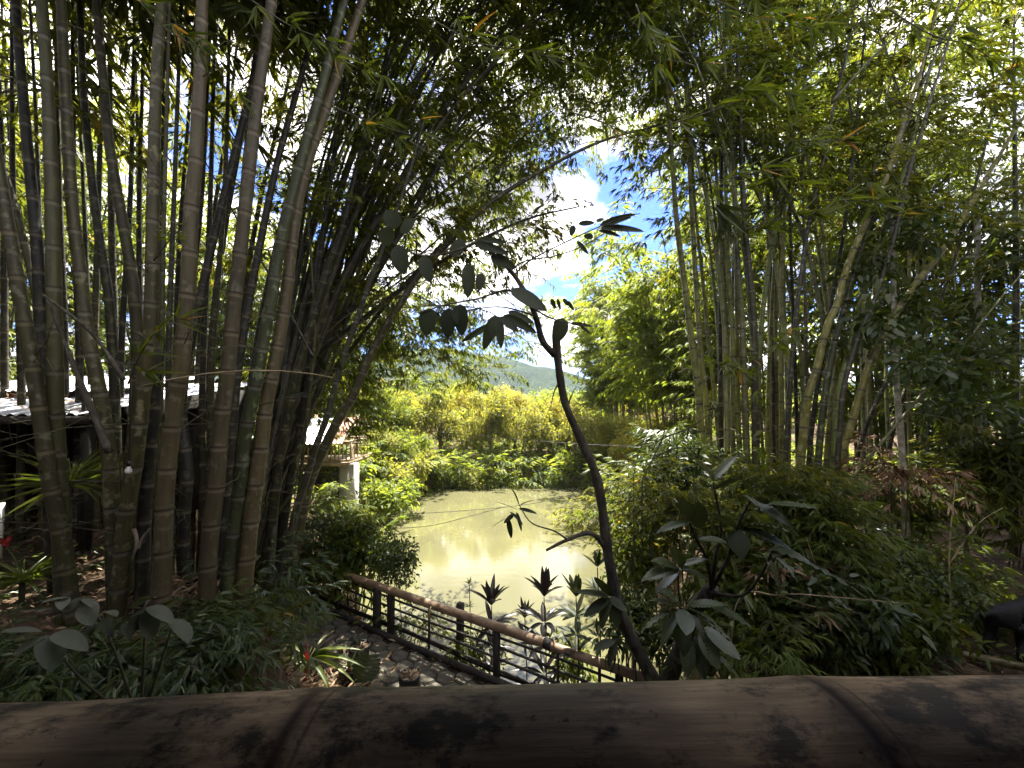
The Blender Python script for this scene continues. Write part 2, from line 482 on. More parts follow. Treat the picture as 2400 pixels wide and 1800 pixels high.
def handrail_mat():
    m, n, l, o = mat_new('handrail_bamboo')
    tex = n.new('ShaderNodeTexCoord')
    def noise(scale, detail, rough, st):
        mp = n.new('ShaderNodeMapping'); mp.inputs['Scale'].default_value = st
        l.new(tex.outputs['Object'], mp.inputs[0])
        t = n.new('ShaderNodeTexNoise'); t.inputs['Scale'].default_value = scale; t.inputs['Detail'].default_value = detail; t.inputs['Roughness'].default_value = rough
        l.new(mp.outputs[0], t.inputs['Vector']); return t
    a = noise(160, 6, 0.7, (0.08, 1, 1))
    r1 = ramp(n, [(0.3, (0.13, 0.088, 0.058)), (0.5, (0.21, 0.148, 0.1)), (0.7, (0.3, 0.225, 0.16))])
    l.new(a.outputs[0], r1.inputs[0])
    b = noise(24, 10, 0.75, (0.6, 1, 1))
    r2 = ramp(n, [(0.47, (0, 0, 0)), (0.56, (1, 1, 1))])
    l.new(b.outputs[0], r2.inputs[0])
    mx = n.new('ShaderNodeMix'); mx.data_type = 'RGBA'; mx.inputs[7].default_value = (0.028, 0.022, 0.018, 1)
    l.new(r2.outputs[0], mx.inputs[0]); l.new(r1.outputs[0], mx.inputs[6])
    s = noise(90, 4, 0.6, (1, 1, 1))
    r3 = ramp(n, [(0.64, (0, 0, 0)), (0.7, (1, 1, 1))])
    l.new(s.outputs[0], r3.inputs[0])
    m2 = n.new('ShaderNodeMix'); m2.data_type = 'RGBA'; m2.inputs[7].default_value = (0.035, 0.026, 0.02, 1)
    l.new(r3.outputs[0], m2.inputs[0]); l.new(mx.outputs[2], m2.inputs[6])
    at = n.new('ShaderNodeAttribute'); at.attribute_name = 'ridge'
    m3 = n.new('ShaderNodeMix'); m3.data_type = 'RGBA'; m3.inputs[7].default_value = (0.03, 0.014, 0.01, 1)
    l.new(at.outputs['Fac'], m3.inputs[0]); l.new(m2.outputs[2], m3.inputs[6])
    pb = n.new('ShaderNodeBsdfPrincipled'); pb.inputs['Roughness'].default_value = 0.62; pb.inputs['Specular IOR Level'].default_value = 0.25
    l.new(m3.outputs[2], pb.inputs['Base Color'])
    bp = n.new('ShaderNodeBump'); bp.inputs['Strength'].default_value = 0.3; bp.inputs['Distance'].default_value = 0.002
    l.new(a.outputs[0], bp.inputs['Height']); l.new(bp.outputs[0], pb.inputs['Normal'])
    l.new(pb.outputs[0], o.inputs[0])
    return m


M['handrail'] = handrail_mat()

# ------------------------------------------------------------------ terrain
FA, FB = np.array([1.75, 4.37]), np.array([-3.0, 7.1])       # the fence line on plan
FD = (FB - FA) / np.linalg.norm(FB - FA)
FN = np.array([-0.498, -0.867])                              # from the fence towards the viewer
PATH_Z = 0.9
POND = np.array([(-1.2, 6.7), (0.6, 5.6), (2.2, 5.6), (3.0, 7.0), (3.3, 9.0), (3.2, 12.0), (4.6, 15.0), (5.6, 20.6), (3.0, 21.4), (0.0, 21.2),
                 (-3.2, 20.9), (-3.9, 20.4), (-4.4, 18.4), (-5.4, 17.2), (-5.3, 14.0), (-4.4, 11.0), (-3.2, 8.8), (-2.4, 7.6)])


def poly_sd(x, y, poly):
    """signed distance to a polygon (negative inside)"""
    x, y = np.asarray(x, float), np.asarray(y, float)
    d = np.full(x.shape, 1e9)
    ins = np.zeros(x.shape, bool)
    n = len(poly)
    for i in range(n):
        ax, ay = poly[i]; bx, by = poly[(i + 1) % n]
        ex, ey = bx - ax, by - ay
        t = np.clip(((x - ax) * ex + (y - ay) * ey) / (ex * ex + ey * ey), 0, 1)
        d = np.minimum(d, np.hypot(x - ax - t * ex, y - ay - t * ey))
        c = ((ay > y) != (by > y)) & (x < ex * (y - ay) / (ey + 1e-12) + ax)
        ins ^= c
    return np.where(ins, -d, d)


def ground(x, y):
    x, y = np.asarray(x, float), np.asarray(y, float)
    d = (x + 0.2) * FN[0] + (y - 5.35) * FN[1]
    base = 0.82 + 0.05 * np.sin(1.7 * x + 0.4) * np.cos(1.3 * y)
    left = 2.0 * np.maximum(sm(1.35, 2.7, d) * sm(-1.5, -2.5, x), sm(-4.0, -6.2, x) * sm(26, 16, y))
    left = np.where(y > 9, np.minimum(left, 1.3 + 0.7 * sm(-5.5, -8, x)), left)
    right = 1.25 * sm(2.4, 3.9, x - 0.28 * np.clip(y - 7, 0, 20))
    far = 0.4 * sm(21, 25, y) + 1.2 * sm(26, 45, y) + 3.0 * sm(60, 240, y)
    h = base + left + right + far
    h = h + 0.10 * np.sin(0.9 * x + 1.1 * y) * np.sin(0.7 * y - 0.5 * x)
    on_path = sm(1.75, 1.3, d) * sm(-0.5, -0.1, d) * sm(9.5, 8.2, y)
    h = h * (1 - on_path) + (PATH_Z - 0.03) * on_path
    sd = poly_sd(x, y, POND)
    bank = sm(-0.25, 0.65, sd)
    return np.where(sd > 0.65, h, -0.7 + (h + 0.7) * bank)


def gz(x, y):
    return float(ground(np.array([x]), np.array([y]))[0])


def axis(a, b, near, far, c0, c1):
    """coordinates dense between c0 and c1"""
    mid = np.arange(c0, c1 + 1e-6, near)
    lo = c0 - np.cumsum(np.geomspace(near, far, 26)); lo = lo[lo > a]
    hi = c1 + np.cumsum(np.geomspace(near, far, 26)); hi = hi[hi < b]
    return np.concatenate([[a], lo[::-1], mid, hi, [b]])


gx = axis(-1500, 1500, 0.22, 200, -10, 10)
gy = axis(-60, 2500, 0.22, 200, 1, 25)
X, Y = np.meshgrid(gx, gy)
Z = ground(X, Y)
ii = np.arange(len(gy) - 1)[:, None] * len(gx) + np.arange(len(gx) - 1)[None, :]
quads = np.stack([ii, ii + 1, ii + 1 + len(gx), ii + len(gx)], -1).reshape(-1, 4)
g = obj('ground', np.stack([X, Y, Z], -1).reshape(-1, 3), quads, M['soil'], kind='structure', smooth=True)

# pond
wx, wy = np.meshgrid(np.linspace(-7, 7, 2), np.linspace(5, 22.5, 2))
pond = obj('pond', [(-7, 5, 0), (7, 5, 0), (7, 22.5, 0), (-7, 22.5, 0)], np.array([[0, 1, 2, 3]]), M['water'], kind='structure')

# distant wooded hills
def hill(name, x0, x1, y0, y1, fn, nx, ny, mat):
    xs = np.linspace(x0, x1, nx); ys = np.linspace(y0, y1, ny)
    X, Y = np.meshgrid(xs, ys)
    Z = fn(X, Y)
    ii = np.arange(ny - 1)[:, None] * nx + np.arange(nx - 1)[None, :]
    q = np.stack([ii, ii + 1, ii + 1 + nx, ii + nx], -1).reshape(-1, 4)
    return obj(name, np.stack([X, Y, Z], -1).reshape(-1, 3), q, mat, kind='structure', smooth=True)


def bumps(X, Y, seed, s):
    """lumpy tree-top relief from scattered cosine bumps"""
    r = np.random.default_rng(seed)
    out = np.zeros_like(X)
    for k in range(40):
        a = r.uniform(0, 6.28); f = r.uniform(0.5, 2.2) / s
        out += np.sin(f * (X * math.cos(a) + Y * math.sin(a)) + r.uniform(0, 6.28)) * r.uniform(0.3, 1)
    return out / 6


M['hill'] = noise_mat('hill', [(0.3, (0.012, 0.02, 0.01)), (0.55, (0.022, 0.034, 0.014)), (0.75, (0.04, 0.05, 0.02))], 0.12, 9, rough=1.0, spec=0.0, bump=1.0, bscale=0.3, bdist=3)


def hill_fn(X, Y):
    ridge = 50 * np.exp(-((X + 75) / 120) ** 2) + 13 * np.exp(-((X - 60) / 90) ** 2) + 30 * np.exp(-((X + 330) / 160) ** 2) + 25 * np.exp(-((X - 420) / 200) ** 2)
    prof = np.exp(-((Y - 380) / 75) ** 2)
    return ridge * prof + 1.6 * bumps(X, Y, 3, 6.0) * sm(250, 300, Y) - 1.0


hill('hills', -700, 700, 200, 480, hill_fn, 320, 80, M['hill'])

# ------------------------------------------------------------------ leaves
def rot_from(d, up):
    """orthonormal frames (N,3,3) with x=d, z close to up"""
    d = d / (np.linalg.norm(d, axis=1)[:, None] + 1e-9)
    y = np.cross(up, d); y /= np.linalg.norm(y, axis=1)[:, None] + 1e-9
    z = np.cross(d, y)
    return d, y, z


LEAF6 = np.array([(0, 0, 0), (0.28, -0.5, -0.0), (0.62, -0.40, -0.0), (1.0, 0, 0), (0.62, 0.40, -0.0), (0.28, 0.5, 0.0)])
LEAF4 = np.array([(0, 0, 0), (0.38, -0.5, 0), (1.0, 0, 0), (0.38, 0.5, 0)])
OVAL6 = np.array([(0, 0, 0), (0.25, -0.42, 0), (0.65, -0.46, 0), (1.0, 0, 0), (0.65, 0.46, 0), (0.25, 0.42, 0)])


class Leaves:
    """a bag of leaves: base point, direction, blade normal, length, width"""
    def __init__(self, b, d, nrm, L, W):
        self.b, self.d, self.n, self.L, self.W = b, d, nrm, L, W


def leaf_verts(b, d, nrm, L, W, shape, droop=0.18):
    d, y, z = rot_from(d, nrm)
    s = shape
    v = b[:, None, :] + (s[None, :, 0:1] * L[:, None, None]) * d[:, None, :] + (s[None, :, 1:2] * W[:, None, None]) * y[:, None, :]
    fold = np.abs(s[:, 1]) * 0.45
    v = v + fold[None, :, None] * W[:, None, None] * z[:, None, :]
    v[:, :, 2] -= (s[None, :, 0] ** 2) * L[:, None] * droop
    return v


def spray_bamboo(seed, n_sub=6, per=5, length=0.5, leaf=(0.11, 0.19), droop=0.6):
    r = np.random.default_rng(seed)
    B, D, N, L = [], [], [], []
    for k in range(n_sub):
        t = (k + 1) / n_sub
        p = np.array([length * t, 0, -0.12 * length * t * t])
        side = 1 if k % 2 else -1
        yaw = side * r.uniform(0.3, 1.0) * (1 if k < n_sub - 1 else 0.1)
        sd = np.array([math.cos(yaw), math.sin(yaw), r.uniform(-0.35, 0.25)])
        q = p + sd * r.uniform(0.04, 0.13)
        for j in range(per):
            a = yaw + r.uniform(-0.9, 0.9)
            dz = -r.uniform(0.1, 1.0) * droop - 0.05
            B.append(q + sd * r.uniform(-0.04, 0.02)); D.append((math.cos(a), math.sin(a), dz))
            N.append((r.uniform(-0.6, 0.6), r.uniform(-0.6, 0.6), 1)); L.append(r.uniform(*leaf))
    L = np.array(L)
    return Leaves(np.array(B), np.array(D), np.array(N, float), L, L * r.uniform(0.13, 0.19, len(L)))


def spray_broad(seed, n=26, rad=0.28, leaf=(0.08, 0.15), ratio=(0.4, 0.55)):
    r = np.random.default_rng(seed)
    d = r.normal(size=(n, 3)); d /= np.linalg.norm(d, axis=1)[:, None]
    b = d * rad * r.uniform(0.3, 1.0, n)[:, None]
    dirs = d + r.normal(size=(n, 3)) * 0.5 + np.array([0, 0, -0.35])
    nn = np.array([0, 0, 1.0]) + r.normal(size=(n, 3)) * 0.45
    L = r.uniform(leaf[0], leaf[1], n)
    return Leaves(b, dirs, nn, L, L * r.uniform(*ratio, n))


T_BAMBOO = [spray_bamboo(100 + i) for i in range(8)]
T_HANG = [spray_bamboo(150 + i, 7, 5, 0.6, (0.12, 0.2), 1.3) for i in range(6)]
T_FINE = [spray_bamboo(200 + i, 6, 5, 0.7, (0.14, 0.24), 0.7) for i in range(6)]
T_BROAD = [spray_broad(300 + i) for i in range(8)]
T_FAR = [spray_broad(400 + i, 26, 0.36, (0.1, 0.2), (0.36, 0.55)) for i in range(8)]
T_FARB = [spray_bamboo(450 + i, 6, 5, 0.9, (0.24, 0.4), 0.6) for i in range(6)]
T_SHRUB = [spray_broad(500 + i, 20, 0.2, (0.1, 0.19), (0.26, 0.4)) for i in range(8)]


def foliage(name, pos, yaw, tilt, scale, temps, mat, parent, shape=LEAF6, seed=0, droop=0.18):
    """one mesh of leaf sprays: pos (N,3), yaw, tilt, scale (N)"""
    r = np.random.default_rng(seed)
    pos = np.asarray(pos, float)
    N = len(pos)
    if N == 0:
        return None
    pick = r.integers(0, len(temps), N)
    vs, rn = [], []
    for k, t in enumerate(temps):
        idx = np.nonzero(pick == k)[0]
        if len(idx) == 0:
            continue
        cy_, sy_ = np.cos(yaw[idx]), np.sin(yaw[idx])
        ct, st = np.cos(tilt[idx]), np.sin(tilt[idx])
        # tilt about y (positive lifts the tip), then yaw about z
        def turn(v):
            x = v[None, :, 0] * ct[:, None] - v[None, :, 2] * st[:, None]
            z = v[None, :, 0] * st[:, None] + v[None, :, 2] * ct[:, None]
            y = np.broadcast_to(v[None, :, 1], x.shape)
            return np.stack([x * cy_[:, None] - y * sy_[:, None], x * sy_[:, None] + y * cy_[:, None], z], -1)
        s = scale[idx]
        b = turn(t.b) * s[:, None, None] + pos[idx][:, None, :]
        d = turn(t.d); nn = turn(t.n)
        n = len(t.L)
        L = (t.L[None, :] * s[:, None]).reshape(-1); W = (t.W[None, :] * s[:, None]).reshape(-1)
        v = leaf_verts(b.reshape(-1, 3), d.reshape(-1, 3), nn.reshape(-1, 3), L, W, shape, droop)
        vs.append(v)
        base = r.uniform(0.1, 0.75, len(idx))
        rn.append((np.repeat(base, n) + r.normal(0, 0.13, len(idx) * n)))
    v = np.concatenate(vs); k = v.shape[1]
    f = np.arange(len(v) * k).reshape(-1, k)
    rnd = np.clip(np.concatenate(rn), 0, 0.92)
    dead = r.random(len(rnd)) < 0.012
    rnd[dead] = r.uniform(0.94, 1.0, dead.sum())
    return obj(name, v.reshape(-1, 3), f, mat, parent, 'stuff', fattr={'rnd': rnd})


# ------------------------------------------------------------------ bamboo canes
def culm_mesh(c, r0, r1, node, sides, mat, name='culm', coarse=False):
    """loft along the curve c with swollen nodes"""
    s = arclen(c); T = s[-1]
    st = []
    u = rng.uniform(0.05, node)
    k = 0
    while u < T:
        st += [(u - 0.03, 1.0, 0, 0.6), (u, 1.13, 1, 0.2), (u + 0.03, 1.0, 0, 0)] if coarse else [(u - node * 0.5, 1.0, 0, 0), (u - 0.05, 1.0, 0, 0.0), (u - 0.034, 1.01, 0, 0.9), (u - 0.012, 1.03, 0.15, 1.0), (u - 0.003, 1.10, 1, 0.2), (u + 0.009, 1.11, 1, 0),
               (u + 0.022, 1.035, 0.35, 0), (u + 0.05, 1.0, 0, 0)]
        k += 1
        u += node * (1.0 + 0.25 * min(1, u / 5.0)) * rng.uniform(0.93, 1.07)
    st = [q for q in st if 0 < q[0] < T]
    st = sorted([(0, 1.0, 0, 0)] + st + [(T, 1.0, 0, 0)])
    u = np.array([q[0] for q in st])
    keep = np.concatenate([[True], np.diff(u) > 0.004]); keep[-1] = True
    st = [q for q, kk in zip(st, keep) if kk]
    u = np.array([q[0] for q in st])
    m = np.array([q[1] for q in st])
    rad = (r0 + (r1 - r0) * (u / T) ** 1.15) * m
    pts = at_len(c, s, u)
    v, f = tube(pts, rad, sides, True)
    return mesh(name, v, f, mat, smooth=True, pattr={'ridge': np.repeat([q[2] for q in st], sides), 'wax': np.repeat([q[3] for q in st], sides)})


def crown(parent, c, a, b, nb, blen, nspray, temps, mat, seed, scale=1.0, up=(0.1, 0.7), bias=None, shape=LEAF6, droop=0.3):
    """side branches between arc lengths a..b of the curve, each carrying leaf sprays"""
    r = np.random.default_rng(seed)
    s = arclen(c)
    pos, yaw, tilt, sc = [], [], [], []
    mb = MB()
    for k in range(nb):
        u = a + (b - a) * (k + r.uniform(0.1, 0.9)) / nb
        p0 = at_len(c, s, u)
        az = r.uniform(0, 2 * math.pi) if bias is None or r.random() < 0.35 else bias + r.normal(0, 0.7)
        el = r.uniform(*up)
        L = blen * r.uniform(0.55, 1.15) * (1.15 - 0.5 * (u - a) / max(b - a, 1e-3))
        d = np.array([math.cos(az) * math.cos(el), math.sin(az) * math.cos(el), math.sin(el)])
        t = np.linspace(0, 1, 6)[:, None]
        br = p0 + d * L * t + np.array([0, 0, -1.0]) * droop * L * t ** 2
        mb.tube(br, np.linspace(0.011, 0.004, 6) * (0.6 + 0.4 * blen), 3, False)
        for q in range(nspray):
            tt = r.uniform(0.25, 1.0)
            pp = p0 + d * L * tt + np.array([0, 0, -1.0]) * droop * L * tt ** 2
            pos.append(pp + r.normal(0, 0.05, 3)); yaw.append(az + r.normal(0, 0.75)); tilt.append(r.uniform(-0.5, 0.35)); sc.append(scale * r.uniform(0.8, 1.25))
    mb.build('branches', M['twig'], parent, 'stuff')
    foliage('foliage', pos, np.array(yaw), np.array(tilt), np.array(sc), temps, mat, parent, shape, seed)


ORD = ['first', 'second', 'third', 'fourth', 'fifth', 'sixth', 'seventh', 'eighth', 'ninth', 'tenth', 'eleventh', 'twelfth', 'thirteenth', 'fourteenth', 'fifteenth',
       'sixteenth', 'seventeenth', 'eighteenth', 'nineteenth', 'twentieth', 'twenty-first', 'twenty-second']


def side_twigs(culm, c, a, b, n, L, seed):
    """bare thin twigs springing from the nodes of a cane"""
    r = np.random.default_rng(seed)
    s = arclen(c); mb = MB()
    for k in range(n):
        u = r.uniform(a, b); p = at_len(c, s, u); az = r.uniform(0, 6.28); el = r.uniform(-0.2, 0.7); l_ = L * r.uniform(0.4, 1.3)
        d = np.array([math.cos(az) * math.cos(el), math.sin(az) * math.cos(el), math.sin(el)])
        k1 = p + d * l_ * 0.5 + r.normal(0, 0.03, 3); k2 = p + d * l_ + np.array([0, 0, -0.12 * l_]) + r.normal(0, 0.06, 3)
        mb.tube([p, k1, k2], [0.0055, 0.004, 0.002], 4, False)
        for q in range(2):
            t_ = r.uniform(0.3, 0.9); b0 = p + d * l_ * t_; e = d + r.normal(0, 0.7, 3); e /= np.linalg.norm(e)
            mb.tube([b0, b0 + e * l_ * 0.35], [0.003, 0.0015], 3, False)
    mb.build('side_twigs', M['twig'], culm, 'stuff')


def cane(pix, Yb, Yt, w, mat, label, group, node=0.34, sides=12, ext=2.5, lean=None, cr=None, seed=0, top_r=None, name='bamboo_cane', nod=1.0, twigs=0):
    """pix: photograph pixels from the bottom up. The foot is carried down to the ground, the top on by ext metres, nodding over."""
    n = len(pix)
    ys = np.linspace(Yb, Yt, n)
    pts = [np.array(P(px, py, yy)) for (px, py), yy in zip(pix, ys)]
    d0 = pts[0] - pts[1]; d0 /= np.linalg.norm(d0)
    d0[2] = min(d0[2], -0.75); d0 /= np.linalg.norm(d0)
    foot = pts[0].copy(); k = 0
    while foot[2] > gz(foot[0], foot[1]) - 0.08 and k < 120:
        foot = foot + d0 * 0.05; k += 1
    if k > 2:
        pts = [foot] + pts
    vis = np.linalg.norm(np.diff(np.array(pts), axis=0), axis=1).sum()
    if ext > 0:
        d = pts[-1] - pts[-2]; d /= np.linalg.norm(d)
        h = np.array([d[0], d[1], 0.0]) if lean is None else np.array([lean[0], lean[1], 0.0])
        h /= np.linalg.norm(h) + 1e-9
        p = pts[-1]
        m = max(2, int(ext / 0.8))
        for q in range(m):
            d = d + nod * (h * 0.10 * (q + 1) / m + np.array([0, 0, -0.16 * (q + 1) / m])); d /= np.linalg.norm(d)
            p = p + d * (ext / m); pts.append(p)
    c = spline(pts, 0.10)
    T = arclen(c)[-1]
    um = (pix[len(pix) // 2][0] - 1200) / FPX
    r0 = w / 2 * Yb / FPX / math.sqrt(1 + um * um)
    r1 = top_r if top_r else r0 * (0.75 if ext < 0.5 else 0.16)
    t = thing(name, label, 'bamboo', tuple(c[0]), group)
    o = link('culm', culm_mesh(c - c[0], r0 * 1.06, r1, node, sides, mat, coarse=sides < 8), t)
    if cr and 'amin' in cr:
        cr = dict(cr, a=min(cr['a'], T - cr['amin']))
    if twigs:
        side_twigs(o, c - c[0], 0.8, min(T * 0.95, vis + 0.5), twigs, 0.75, 4000 + seed)
    if cr:
        a, b = (vis + cr['off'] if 'off' in cr else cr.get('a', vis * 0.7)), cr.get('b', T * 0.99)
        crown(t, c - c[0], max(a, 0), b, cr['nb'], cr.get('blen', 1.2), cr.get('ns', 5), cr.get('temps', T_BAMBOO), cr.get('mat', M['leaf_bamboo']), 1000 + seed,
              cr.get('scale', 1.0), cr.get('up', (0.0, 0.7)), cr.get('bias'), cr.get('shape', LEAF6), cr.get('droop', 0.3))
    return t

# ------------------------------------------------------------------ the clump of thick canes on the left bank
GL = 'thick canes of the near clump on the left bank'
G_, S_, MO, TA, DK, GR = M['culm_grey'], M['culm_smooth'], M['culm_moss'], M['culm_tan'], M['culm_dark'], M['culm_green']
CR_L = dict(nb=26, blen=2.0, ns=5, scale=1.45, temps=T_FINE, shape=LEAF4, up=(0.1, 0.8), droop=0.15)
left = [
    ([(165, 1400), (145, 1262), (119, 1135), (80, 880), (57, 751), (36, 631), (5, 450)], 3.55, 3.4, 46, MO, 'mossy spotted bamboo cane tilting out past the left edge of the photo', 3.5),
    ([(125, 1330), (115, 1000), (102, 800), (75, 650), (30, 465), (0, 380)], 4.6, 4.6, 27, MO, 'slimmer brown bamboo cane tilting left just behind the mossy spotted cane', 3.0),
    ([(130, 1380), (112, 1100), (95, 750), (90, 620), (80, 500), (65, 350), (52, 200), (36, 0)], 4.1, 4.1, 40, DK, 'dark bamboo cane left of the smooth straight cane, leaning left at its top', 3.0),
    ([(150, 1400), (140, 1180), (133, 1030), (130, 950), (128, 750), (124, 550), (118, 350), (110, 180), (97, 0)], 3.6, 3.6, 48, S_, 'smooth straight greenish bamboo cane with clean pale rings behind the spiky plant', 3.0),
    ([(270, 1420), (266, 1300), (260, 1117), (248, 1010), (230, 900), (205, 781), (187, 630), (169, 480), (155, 250), (143, 0)], 3.75, 3.75, 42, G_, 'grey mottled bamboo cane curving left above the lamp bulb', 3.0),
    ([(285, 1400), (275, 1150), (268, 900), (262, 800), (255, 700), (240, 600), (222, 480), (208, 350), (195, 200), (187, 0)], 4.7, 4.7, 30, DK, 'blackish bamboo cane half hidden between two grey mottled canes', 2.5),
    ([(300, 1390), (305, 1150), (318, 950), (322, 800), (312, 670), (295, 560), (280, 480), (255, 330), (241, 180), (225, 0)], 4.2, 4.2, 37, MO, 'olive brown mossy bamboo cane bent left like a bow', 2.5),
    ([(277, 1405), (288, 1270), (300, 1190), (316, 1085), (326, 1008), (338, 900), (352, 800), (356, 650), (358, 500), (362, 320), (368, 150), (380, -10)], 3.6, 3.6, 42, G_, 'lichen spotted bamboo cane with peeling pale sheath beside the sooty cane', 3.0),
    ([(333, 1415), (338, 1225), (347, 1117), (358, 1008), (365, 900), (376, 800)], 3.7, 3.8, 37, DK, 'sooty black bamboo stump cane with a curled dry sheath at its foot', 0.0),
    ([(372, 1300), (375, 1000), (379, 850), (381, 700), (383, 560), (389, 330), (398, -10)], 4.0, 4.0, 15, S_, 'slim pale smooth cane standing upright against two spotted canes', 2.0),
    ([(378, 1440), (379, 1388), (383, 1262), (386, 1171), (394, 1080), (405, 990), (416, 900), (425, 870), (434, 750), (443, 630), (449, 480), (457, 400), (464, 270), (470, 150), (474, -10)], 3.45, 3.45, 45, TA, 'thickest tan bamboo cane with mossy rings, standing in front of the clump', 3.5),
    ([(440, 1400), (430, 1250), (440, 1120), (435, 1050), (425, 960), (436, 850), (470, 700), (500, 560), (540, 400), (590, 200), (640, -10)], 4.6, 5.2, 30, DK, 'dark crooked bamboo cane behind the thickest tan cane', 3.0),
    ([(485, 1405), (492, 1260), (508, 1130), (517, 1008), (535, 860), (545, 751), (563, 590), (579, 450), (592, 330), (615, 150), (640, -20)], 3.7, 3.8, 42, TA, 'tan bamboo cane with a sooty sleeve round its foot', 3.5),
    ([(520, 1370), (530, 1150), (545, 1000), (556, 880), (585, 700), (612, 560), (650, 380), (700, 200), (760, -10)], 4.9, 5.6, 26, DK, 'dark slim cane squeezed between the sooty footed cane and the spotted one', 3.0),
    ([(532, 1400), (540, 1290), (557, 1189), (575, 1020), (600, 900), (617, 801), (638, 690), (660, 560), (700, 400), (755, 200), (810, -10)], 3.9, 4.4, 36, G_, 'grey lichen spotted bamboo cane leaning right next to the pale edge cane', 3.5),
    ([(572, 1375), (584, 1260), (597, 1153), (612, 1050), (622, 960), (640, 870), (655, 790), (672, 680), (690, 520), (715, 400), (765, 250), (850, 0)], 3.95, 4.6, 39, TA, 'pale tan bamboo cane at the right edge of the thick clump', 3.5),
]
for i, (px, yb, yt, w, mt, lab, ext) in enumerate(left):
    cane(px, yb, yt, w, mt, lab, GL, node=0.35, sides=16, ext=ext * 1.9, cr=dict(CR_L, mat=M['leaf_bamboo'], off=0.8 if i > 0 else 2.5) if ext else None, seed=i, top_r=None, nod=0.15, twigs=9)

# dry sheaths peeling off the sooty cane's foot
M['sheath'] = noise_mat('sheath', [(0.3, (0.09, 0.065, 0.042)), (0.7, (0.2, 0.16, 0.11))], 12, rough=0.7, bump=0.3, stretch=(1, 1, 0.2))
sooty = [o for o in bpy.data.objects if o.get('label', '').startswith('sooty black bamboo')][0]
for (a, b, cpx) in (((314, 1238, 3.55), (322, 1296, 3.5), 0.03), ((357, 1236, 3.55), (336, 1282, 3.5), -0.03), ((352, 1395, 3.55), (330, 1440, 3.5), 0.02)):
    A0, B0 = np.array(P(*a)), np.array(P(*b))
    vs = []
    for i in range(7):
        t_ = i / 6
        for j in range(5):
            e = (j - 2) / 2
            vs.append(A0 * (1 - t_) + B0 * t_ + np.array([e * 0.022 * (1 - t_ * 0.8) + cpx * math.sin(t_ * 3), -0.02 * (1 - e * e) - 0.03 * t_, 0]) - np.array(sooty.location))
    obj('sheath', vs, np.array([(i * 5 + j, i * 5 + j + 1, (i + 1) * 5 + j + 1, (i + 1) * 5 + j) for i in range(6) for j in range(4)]), M['sheath'], [k for k in sooty.children if k.name.startswith('culm')][0], smooth=True)

